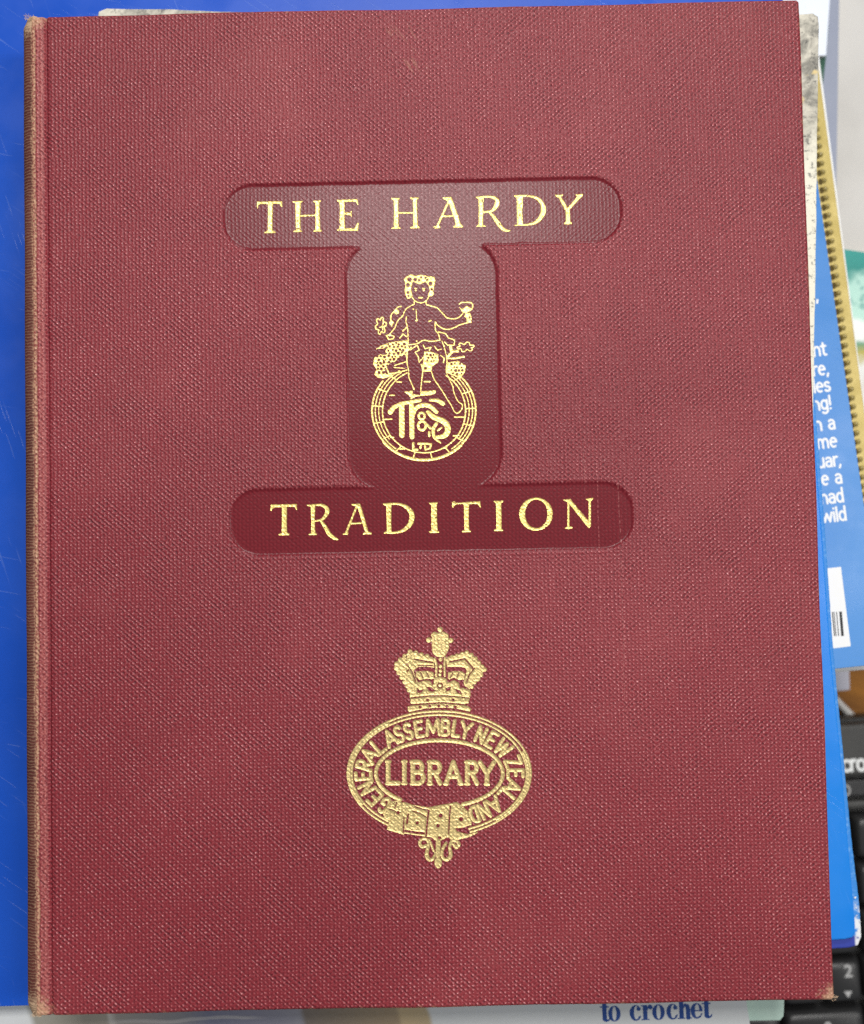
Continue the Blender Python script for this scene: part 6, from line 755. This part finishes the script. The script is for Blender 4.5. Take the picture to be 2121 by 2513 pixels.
# ------------------------------------------------------------------ keyboard
kang = math.atan2(KB[1][1] - KB[0][1], KB[1][0] - KB[0][0])
kb = thing('keyboard', 'black keyboard with number keys under the right side of the pile', 'keyboard', (KB[0][0], KB[0][1], 0), kang)


def kloc(p):
    dx, dy = p[0] - KB[0][0], p[1] - KB[0][1]
    c, s = math.cos(kang), math.sin(kang)
    return (dx * c + dy * s, -dx * s + dy * c)


k = NT('black_plastic')
pp = k.mm()
k.bump(k.noise(pp, 3.0, 2), .02)
M_KB = k.out(k.mix(k.noise(pp, .1, 3), (.028, .028, .027), (.045, .045, .043)), k.ss(k.noise(pp, .2, 3), .3, .7, .34, .46), 0, .5)
k = NT('key_plastic')
pp = k.mm()
k.bump(k.noise(pp, 4.0, 2), .02)
M_KEY = k.out((.020, .020, .021), .38, 0, .55)
ytop = kloc(KBT[0])[1]
yline = kloc(KBT[1])[1]
prism('case', [(-72, -48), (56, -48), (56, ytop), (-72, ytop)], 0, 12, M_KB, kb, 1.5)
prism('top_bezel', [(-70, yline + .8), (54, yline + .8), (54, ytop - 1.5), (-70, ytop - 1.5)], 12.05, 18, M_KB, kb, 2.0)
prism('button_row', [(-70, yline - 6.6), (54, yline - 6.6), (54, yline - .2), (-70, yline - .2)], 12.05, 16, M_KEY, kb, .8)
prism('lower_bezel', [(-70, 62.3), (54, 62.3), (54, yline - 7.6), (-70, yline - 7.6)], 12.05, 18.5, M_KB, kb, 1.2)


def key_mesh(w, h):
    rings = []
    for ins, z, r in ((0, 12.05, 1.2), (.2, 17.5, 1.4), (1.1, 20.9, 1.8), (1.7, 21.7, 2.0), (2.4, 22.0, 2.0)):
        pts = []
        for cx, cy, a0 in ((1, 1, 0), (-1, 1, 90), (-1, -1, 180), (1, -1, 270)):
            for q in (0, 30, 60, 90):
                t = math.radians(a0 + q)
                pts.append((cx * (w / 2 - ins - r) + r * math.cos(t), cy * (h / 2 - ins - r) + r * math.sin(t), z))
        rings.append(pts)
    n = 16
    v = [p for r in rings for p in r]
    f = []
    for i in range(4):
        for j in range(n):
            f.append((i * n + j, i * n + (j + 1) % n, (i + 1) * n + (j + 1) % n, (i + 1) * n + j))
    f.append(list(range(4 * n, 5 * n)))
    me = bpy.data.meshes.new('key')
    me.from_pydata([(a * .001, b * .001, c * .001) for a, b, c in v], [], f)
    me.materials.append(M_KEY)
    me.polygons.foreach_set('use_smooth', [True] * len(me.polygons))
    return me


KP = (15.6, 17.5)
kme = key_mesh(14.8, 16.4)
wide = key_mesh(14.8 + 15.6, 16.4)
key2 = None
for r_ in range(4):
    for c_ in (-4, -3, -2, -1, 0, 1, 2):
        o = share('key', kme, kb, (c_ * KP[0], r_ * KP[1], 0))
        if r_ == 0 and c_ == 0:
            key2 = o
for c_, m_ in ((-3.5, wide), (-2, kme), (-.5, wide), (1, kme), (2, kme)):
    o = share('key', m_, kb, (c_ * KP[0], -KP[1] - .6, 0))
    if c_ == -.5:
        key0 = o
p2 = kloc(KBT[5])
text_obj('legend', '2', 6.4, M_GREY_INK, key2, (p2[0], p2[1] - 1.9, 22.03), 0, .1, 'CENTER')
pa = kloc(KBT[6])
mesh_obj('arrow_legend', [(pa[0] - 1.5, pa[1] + 1.1, 22.03), (pa[0] + 1.5, pa[1] + 1.1, 22.03), (pa[0], pa[1] - 1.3, 22.03)], [(0, 2, 1)], M_GREY_INK, key2)
p0 = kloc(KBT[4])
text_obj('legend', '0', 6.4, M_GREY_INK, key0, (p0[0] + .5 * KP[0], p0[1] + KP[1] + .6 - 1.2, 22.03), 0, .1, 'CENTER')
pt = kloc(KBT[3])
sans('cro', 4.4, M_WHITE_INK, kb, (pt[0] - 1.2, pt[1], 18.04), 0, False, .23)
pi_ = kloc(KBT[2])
rv, rf = [], []
for i in range(20):
    t = 2 * math.pi * i / 20
    for rr in (1.5, 2.15):
        rv.append((pi_[0] + rr * .8 * math.cos(t), pi_[1] + rr * math.sin(t), 16.04))
for i in range(20):
    j = (i + 1) % 20
    rf.append((2 * i, 2 * i + 1, 2 * j + 1, 2 * j))
mesh_obj('button_symbol', rv, rf, M_GREY_INK, kb)

# ------------------------------------------------------------------ mint box, crochet magazine
mb = thing('mint_box', 'pale mint green card corner sticking out below the crochet magazine', 'box', (0, 0, 22.05))
M_MINT = mat_paper('mint_card', (.44, .60, .53), (.50, .66, .58), .15, .5, .03)
prism('lid', BG['mint'], 50, 69.9, M_MINT, mb, .3)
prism('box_base', inset(ccw(BG['mint']), .8), 0, 49.9, M_MINT, mb, .3)


def mat_mag():
    k = NT('magazine_print')
    p = k.mm()
    x, y, z = k.xyz(p)
    wob = k.m_('MULTIPLY', k.m_('SUBTRACT', k.noise(p, .05, 2), .5), 5)
    t = k.ss(k.m_('ADD', k.m_('ADD', x, wob), k.m_('MULTIPLY', y, .25)), -190, 60)
    o = k.n('ShaderNodeMapRange')
    k.set(o.inputs[0], k.m_('ADD', x, k.m_('ADD', wob, k.m_('MULTIPLY', k.m_('ADD', y, 163), .3))))
    o.inputs[1].default_value, o.inputs[2].default_value = -130, 20
    col = k.ramp(o.outputs[0], [(0, (.72, .75, .77)), (.035, (.70, .73, .74)), (.05, (.30, .29, .24)), (.20, (.36, .33, .27)), (.208, (.60, .58, .53)), (.225, (.34, .32, .29)), (.36, (.22, .22, .25)), (.42, (.14, .15, .24)), (.53, (.20, .20, .27)), (.60, (.25, .25, .30)), (.612, (.15, .12, .10)), (.74, (.24, .18, .11)), (.80, (.29, .21, .12)), (.81, (.46, .35, .19)), (.865, (.44, .34, .19)), (.873, (.60, .63, .64)), (1, (.60, .63, .64))])
    arcs = k.n('ShaderNodeTexWave', wave_type='RINGS')
    k.t.links.new(k.scl(p, .03, .05), arcs.inputs['Vector'])
    arcs.inputs['Scale'].default_value = .9
    arcs.inputs['Distortion'].default_value = 3
    band = k.m_('MULTIPLY', k.ss(arcs.outputs['Fac'], .93, .99), k.m_('MULTIPLY', k.ss(x, -105, -95), k.ss(x, -60, -50, 1, 0)))
    col = k.mix(k.m_('MULTIPLY', band, .5), col, (.55, .53, .52))
    col = k.mix(k.m_('MULTIPLY', k.noise(p, 1.2, 3), .22), col, (.42, .42, .40))
    return k.out(col, .5, 0, .45)


mag = bound('crochet_magazine', 'pattern magazine with blue lettering showing along the bottom edge', 'magazine', BG['mag'], 92.0, 96, mat_mag(), .2, .2, mat_paper('magazine_pages', (.6, .6, .57), (.72, .72, .68), .2))


def crochet_word():
    """bold high-contrast serif letters, drawn in units of 1/78 of the x-height"""
    def E_(cx, cy, rx, ry, sg=1, n=28):
        return (sg, 'p', 0, [(cx + rx * math.cos(2 * math.pi * i / n), cy + ry * math.sin(2 * math.pi * i / n)) for i in range(n)])

    def Rr(x0, y0, x1, y1, sg=1):
        return (sg, 'p', 0, [(x0, y0), (x1, y0), (x1, y1), (x0, y1)])

    def S(pts):
        return (1, 's', 0, [(x, y, w / 2) for x, y, w in pts])
    t = [Rr(11, 10, 34, 108), Rr(-2, 72, 46, 79), S([(22, 12, 22), (30, 4, 14), (44, 6, 8), (50, 18, 6)])]
    o = [E_(32, 39, 33, 41), E_(32, 39, 11, 36, -1)]
    c = [E_(32, 39, 32, 41), E_(36, 39, 13, 36, -1), Rr(38, 20, 80, 56, -1), E_(48, 60, 11, 11), S([(30, 2, 7), (48, 6, 7), (57, 22, 6)])]
    r = [Rr(10, 0, 33, 78), Rr(0, 0, 44, 6), Rr(0, 72, 33, 78), S([(32, 55, 8), (42, 72, 10), (50, 75, 12)]), E_(51, 66, 11, 12)]
    h = [Rr(10, 0, 33, 116), Rr(0, 0, 40, 6), Rr(0, 110, 33, 116), S([(32, 58, 7), (42, 73, 12), (54, 66, 20), (57, 50, 23), (57, 6, 23)]), Rr(44, 0, 76, 6)]
    e_ = [E_(32, 39, 32, 41), E_(35, 39, 12, 36, -1), Rr(34, 14, 80, 36, -1), Rr(20, 37, 62, 43), S([(30, 2, 7), (50, 8, 7), (59, 24, 6)])]
    return [(t, 0), (o, 42), (c, 155), (r, 216), (o, 276), (c, 350), (h, 408), (e_, 478), (t, 540)]


(x0, y0), (x1, y1) = CRO
cs = math.hypot(x1 - x0, y1 - y0) / 588.0
ca = math.atan2(y1 - y0, x1 - x0)
M_BLUE_INK = mat_flat('blue_ink', (.012, .055, .24), .45, .4, .15)
for ops, ox in crochet_word():
    tr = []
    for sg, kd, sm, pts in ops:
        q = []
        for p_ in pts:
            X, Y = (p_[0] + ox) * cs, p_[1] * cs
            w = (x0 + X * math.cos(ca) - Y * math.sin(ca), y0 + X * math.sin(ca) + Y * math.cos(ca))
            q.append(w if kd == 'p' else (*w, p_[2] * cs))
        tr.append((sg, kd, sm, q))
    stamp('letter', tr, M_BLUE_INK, mag, lambda X, Y: X * 0 + 4.0, .12, 0, .01, .03)

# ------------------------------------------------------------------ azure book, blue folder, speckled board
az = thing('azure_book', 'bright azure blue book with torn white lower corner, under the red book', 'book', (0, 0, 96.05))
M_AZ = mat_plastic('azure_cover', (.006, .20, .72), (.008, .225, .76), .30, .03)
k = NT('azure_worn_edge')
pp = k.mm()
ex = k.xyz(pp)
nz = k.noise(pp, .8, 4)
torn = k.m_('MULTIPLY', k.ss(k.noise(pp, .35, 4), .40, .54), k.m_('MULTIPLY', k.ss(ex[1], -130, -122, 1, 0), k.ss(ex[0], 128.8, 129.6)))
edgec = k.mix(k.ss(nz, .5, .75, 0, .6), (.035, .24, .66), (.20, .45, .80))
edgec = k.mix(k.ss(ex[1], -134.6, -133.6, 1, 0), edgec, (.03, .05, .34))
M_AZE = k.out(k.mix(torn, edgec, (.78, .80, .82)), .5, 0, .4)
M_INDIGO = mat_paper('indigo_pages', (.02, .04, .30), (.05, .07, .38), .5)
prism('front_cover', BG['azure'], 8.6, 9.9, M_AZ, az, .5)
prism('page_block', inset(ccw(BG['azureback']), .9), 1.3, 6.6, M_INDIGO, az, .3)
prism('back_cover', BG['azureback'], 0, 1.25, M_INDIGO, az, .4)
prism('cover_edge', inset(ccw(BG['azureback']), .3), 6.65, 8.55, M_AZE, az, .5, .05, 1.2, 6)
tv, tf = [], []
for i in range(14):
    t = i / 13
    x = 130.7 - .9 * t + random.uniform(-.3, .3)
    y = -134.5 + 12 * t
    b0 = len(tv)
    for q in range(3):
        tv.append((x + random.uniform(-.7, .7), y + random.uniform(-.7, .7), 8.2 + random.uniform(0, .7)))
    tv.append((x + random.uniform(-.2, .9), y + random.uniform(-.4, .4), 7.9))
    tf += [(b0, b0 + 1, b0 + 2), (b0, b0 + 2, b0 + 3)]
tn = mesh_obj('torn_paper', tv, tf, mat_flat('torn_paper', (.80, .80, .78), .8, .2, .06), az)
tag(tn, 'white torn paper at the lower corner', kind='stuff')

fo = thing('blue_folder', 'scratched royal blue plastic folder along the left and top edges', 'folder', (0, 0, 106.0))
M_FO = mat_plastic('royal_blue_plastic', (.008, .072, .47), (.010, .084, .52), .28, .12, .3)
prism('front_cover', BG['folder'], 5.2, 5.95, M_FO, fo, .25)
prism('paper_sheets', inset(ccw(BG['folder']), 3), .8, 5.15, mat_paper('folder_sheets', (.6, .6, .58), (.72, .72, .70), .1), fo, .2)
prism('back_cover', BG['folder'], 0, .75, M_FO, fo, .25)


def mat_speck():
    k = NT('speckled_board_paper')
    p = k.mm()
    x, y, z = k.xyz(p)
    n = k.noise(k.scl(p, 1, .8, 1, .6), .16, 6, .68, .8)
    d = k.noise(p, .6, 5, .7, .4)
    top = k.ss(k.m_('ADD', y, k.m_('MULTIPLY', k.m_('SUBTRACT', d, .5), 30)), 96, 116)
    spots = k.m_('MAXIMUM', k.ss(d, .545, .64, 0, .85), 0.0)
    col = k.mix(spots, (.78, .76, .64), (.17, .17, .16))
    grey = k.mix(k.ss(n, .34, .66), (.10, .095, .085), (.62, .59, .50))
    grey = k.mix(k.ss(d, .55, .72, 0, .8), grey, (.04, .04, .04))
    col = k.mix(k.m_('MULTIPLY', top, .85), col, grey)
    stain = k.ss(k.noise(p, .2, 4), .62, .70)
    col = k.mix(k.m_('MULTIPLY', stain, top), col, (.70, .55, .26))
    k.bump(k.noise(p, 1.5, 4), .06)
    return k.out(col, .6, 0, .4)


spk = thing('speckled_book', 'old grey speckled paper-covered board peeping out behind the red book', 'book', (0, 0, 112.0))
M_SPK = mat_speck()
prism('front_cover', BG['speck'], 4.6, 5.95, M_SPK, spk, .35, .08, 4.0, 3)
prism('page_block', inset(ccw(BG['speck']), 1.2), 1.3, 4.58, M_PAGES, spk, .2)
prism('back_cover', BG['speck'], 0, 1.28, M_SPK, spk, .35)

# ------------------------------------------------------------------ the red cloth book
book = thing('hardback_book', 'dark red cloth hardback with gold-stamped title and crowned crest, topmost of the pile', 'book', (0, 0, 118.0))
ZT = 22.0


def rbox(X, Y, b):
    cx, cy, hx, hy, r = b
    dx, dy = np.abs(X - cx) - (hx - r), np.abs(Y - cy) - (hy - r)
    return np.hypot(np.maximum(dx, 0), np.maximum(dy, 0)) + np.minimum(np.maximum(dx, dy), 0) - r


def panel_d(X, Y):
    return np.minimum(np.minimum(rbox(X, Y, PANEL[0]), rbox(X, Y, PANEL[1])), rbox(X, Y, PANEL[2]))


def sst(a, b, v):
    t = np.clip((v - a) / (b - a), 0, 1)
    return t * t * (3 - 2 * t)


def zbase(X, Y):
    X, Y = np.asarray(X, float), np.asarray(Y, float)
    return ZT + .18 * np.sin(X * .021 + 1.1) * np.cos(Y * .017) + .05 * vnoise(X, Y, 26.0, 21)


def zcov(X, Y):
    X, Y = np.asarray(X, float), np.asarray(Y, float)
    z = zbase(X, Y)
    d = panel_d(X, Y)
    z = z - .40 * (1 - sst(-.8, .35, d + .12 * vnoise(X, Y, 3.0, 41)))
    z = z + .05 * np.exp(-((d - .5) / .5) ** 2)
    # joint: ridge next to the spine, then the groove
    z = z - .75 * np.exp(-((X + 104.4 + .15 * vnoise(X, Y, 9.0, 31)) / .55) ** 2)
    z = z - .25 * np.clip((-106.8 - X) / 1.6, 0, 1) ** 2
    # turned-in edges of the board
    for e_ in (BW - X, BH - Y, BH + Y):
        t = np.clip(1 - e_ / .9, 0, 1)
        z = z - .75 * (1 - np.sqrt(np.maximum(0, 1 - t * t)))
    return z


def lines(spec):
    out = []
    for a, b, s in spec:
        n = max(1, int(round((b - a) / s)))
        out += [a + (b - a) * i / n for i in range(n)]
    out.append(spec[-1][1])
    return np.array(out)


px0 = min(b[0] - b[2] for b in PANEL) - 2.5
px1 = max(b[0] + b[2] for b in PANEL) + 2.5
py0 = min(b[1] - b[3] for b in PANEL) - 2.5
py1 = max(b[1] + b[3] for b in PANEL) + 2.5
gx = lines([(X_IN, -102.5, .22), (-102.5, px0, 3.0), (px0, px1, .36), (px1, BW - 1.2, 3.0), (BW - 1.2, BW, .15)])
gy = lines([(-BH, -BH + 1.2, .15), (-BH + 1.2, py0, 3.0), (py0, py1, .36), (py1, BH - 1.2, 3.0), (BH - 1.2, BH, .15)])
GX, GY = np.meshgrid(gx, gy, indexing='ij')
GZ = zcov(GX, GY)
# corners of the board are blunted by wear
CXs, CYs = GX.copy(), GY.copy()
rc = .9
for sy in (1, -1):
    ax, ay = BW - rc, sy * (BH - rc)
    ddx, ddy = GX - ax, (GY - ay) * sy
    far = np.maximum(ddx, ddy)
    m_ = (ddx > 0) & (ddy > 0)
    rad = np.hypot(ddx, ddy)
    f_ = np.where(m_, far / np.maximum(rad, 1e-6), 1)
    CXs = np.where(m_, ax + ddx * f_, CXs)
    CYs = np.where(m_, ay + ddy * f_ * sy, CYs)
CXs = CXs + .16 * vnoise(GX * 0, GY, 31.0, 61) * sst(60, BW, GX)
CYs = CYs + .16 * vnoise(GX, GY * 0, 27.0, 62) * sst(90, BH, np.abs(GY)) + .05 * vnoise(GX, GY * 0, 5.0, 63) * sst(BH - 3, BH, np.abs(GY))
nx, ny = GX.shape
PD = panel_d(GX, GY)
press = 1 - sst(-.35, .15, PD)
cen = (PD[:-1, :-1] + PD[1:, :-1] + PD[1:, 1:] + PD[:-1, 1:]) / 4
M_CLOTH = mat_cloth(False)
M_PRESS = mat_cloth(True)


def grid_part(name, mask, mat, skirt=False):
    used = np.zeros((nx, ny), bool)
    for di in (0, 1):
        for dj in (0, 1):
            used[di:nx - 1 + di, dj:ny - 1 + dj] |= mask
    vid = -np.ones((nx, ny), int)
    vid[used] = np.arange(used.sum())
    V = np.stack([CXs[used], CYs[used], GZ[used]], 1).tolist()
    att_ = press[used].tolist()
    F_ = [(int(vid[i, j]), int(vid[i + 1, j]), int(vid[i + 1, j + 1]), int(vid[i, j + 1])) for i, j in np.argwhere(mask)]
    if skirt:
        loop = [(i, 0) for i in range(nx)] + [(nx - 1, j) for j in range(1, ny)] + [(i, ny - 1) for i in range(nx - 2, -1, -1)]
        base = len(V)
        for i, j in loop:
            V.append((CXs[i, j], CYs[i, j], ZT - 2.6))
            att_.append(0.0)
        for q in range(len(loop) - 1):
            a_, b_ = int(vid[loop[q]]), int(vid[loop[q + 1]])
            F_.append((a_, base + q, base + q + 1, b_))
    o = mesh_obj(name, V, F_, mat, book, True)
    at = o.data.attributes.new('pressed', 'FLOAT', 'POINT')
    at.data.foreach_set('value', att_)
    return o


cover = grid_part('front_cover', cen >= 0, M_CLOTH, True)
panel = grid_part('title_panel', cen < 0, M_PRESS)
panel['label'] = 'smooth pressed darker panel carrying the title'

# spine: rounded shoulder, nearly flat back, worn ends
prof = []
for i in range(9):
    t = math.radians(90 * i / 8)
    prof.append((X_IN - 3.4 * math.sin(t), ZT - .25 - 3.4 * (1 - math.cos(t))))
prof += [(X_IN - 3.5, 14), (X_IN - 3.5, 8)]
for i in range(9):
    t = math.radians(90 - 90 * i / 8)
    prof.append((X_IN - 3.4 * math.sin(t), .25 + 3.4 * (1 - math.cos(t))))
ys_ = lines([(-BH - .6, -BH + 4, .4), (-BH + 4, BH - 4, 2.5), (BH - 4, BH + .6, .4)])
sv, sf = [], []
for yi in ys_:
    end = max(0, abs(yi) - (BH - 2.5)) / 3.0
    for i, (x, z) in enumerate(prof):
        wob = .10 * math.sin(yi * .11 + i) * (1 if 2 < i < len(prof) - 3 else 0) + .35 * end * end * math.sin(i * 1.9 + yi)
        zz = z
        if i == 0:
            zz = float(zcov(np.array([X_IN]), np.array([np.clip(yi, -BH, BH)]))[0]) - .02
        sv.append((x + end * 1.0 + wob * .6, yi, zz - (end * .8 if z > 11 else 0)))
n = len(prof)
for a_ in range(len(ys_) - 1):
    for i in range(n - 1):
        sf.append((a_ * n + i, (a_ + 1) * n + i, (a_ + 1) * n + i + 1, a_ * n + i + 1))
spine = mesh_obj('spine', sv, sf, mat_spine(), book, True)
spine['label'] = 'faded spine, browned for its shaded side, with rubbed tan joint'

prism('back_cover', [(X_IN, -BH), (BW, -BH), (BW, BH), (X_IN, BH)], 0, 2.6, M_CLOTH, book, .5)
prism('page_block', [(X_IN - 2.5, -BH + 3.5), (BW - 4, -BH + 3.5), (BW - 4, BH - 3.5), (X_IN - 2.5, BH - 3.5)], 2.65, ZT - 2.65, M_PAGES, book, .2)

# loose threads at the bumped corners
tv, tf = [], []
for cx, cy, dx, dy, n_ in ((BW - .7, -BH + .6, .6, -.5, 26), (-BW + 1.8, BH - .4, -.1, .9, 40), (-BW + 2.4, -BH + .5, -.2, -.6, 34)):
    for i in range(n_):
        bx, by = cx + random.uniform(-1.3, 1.3), cy + random.uniform(-.6, .6)
        l = random.uniform(.35, .95)
        ang = math.atan2(dy, dx) + random.uniform(-.9, .9)
        zz = ZT - .5
        pts = [(bx, by, zz), (bx + .5 * l * math.cos(ang), by + .5 * l * math.sin(ang), zz + random.uniform(-.1, .3)),
               (bx + l * math.cos(ang + .4), by + l * math.sin(ang + .4), zz + random.uniform(-.5, .3))]
        v, f = tube(pts, [.06, .05, .03], 4)
        o_ = len(tv)
        tv += v
        tf += [tuple(q + o_ for q in g) for g in f]
fr = mesh_obj('frayed_threads', tv, tf, mat_flat('tan_thread', (.62, .45, .30), .9, .2, .15), book)
tag(fr, 'tan threads frayed out at the corners', kind='stuff')

# gold stamping
M_BRIGHT = mat_gold('bright_gold_foil', (.93, .73, .25), (.80, .60, .18), .34, .55, .03)
M_DULL = mat_gold('dull_gold_foil', (.80, .62, .28), (.68, .52, .22), .40, .55, .05)
for ops in TITLE:
    stamp('letter', ops, M_BRIGHT, panel, zcov, .10, .08, .05, pits=.98)
fg = stamp('figure_stamp', FIG, M_BRIGHT, panel, zcov, .08, .05, .04, .02)
fg['label'] = 'gold line figure of a curly-haired child with cup and grapes'
bl = stamp('barrel_stamp', BARREL, M_BRIGHT, panel, zcov, .085, .05, .02, .02, 0, -.008)
stamp('monogram', MONO, M_BRIGHT, panel, zcov, .085, .05, .02, .02, 0, .006)
ov = stamp('oval_band', OVAL, M_DULL, cover, zcov, .11, .17, .03, rimw=.5)
cr = stamp('crown', CROWN, M_DULL, cover, zcov, .10, .17, .04, pits=1.06, rimw=.5, z_off=.006)
be = stamp('belt_buckle', BELT, M_DULL, cover, zcov, .10, .17, .04, pits=1.06, rimw=.5, z_off=.012)
for ops in RINGL:
    stamp('letter', ops, M_DULL, cover, zcov, .10, .16, .03, z_off=.018, rimw=.5)
for ops in LIB:
    stamp('letter', ops, M_DULL, cover, zcov, .10, .16, .03, rimw=.5)
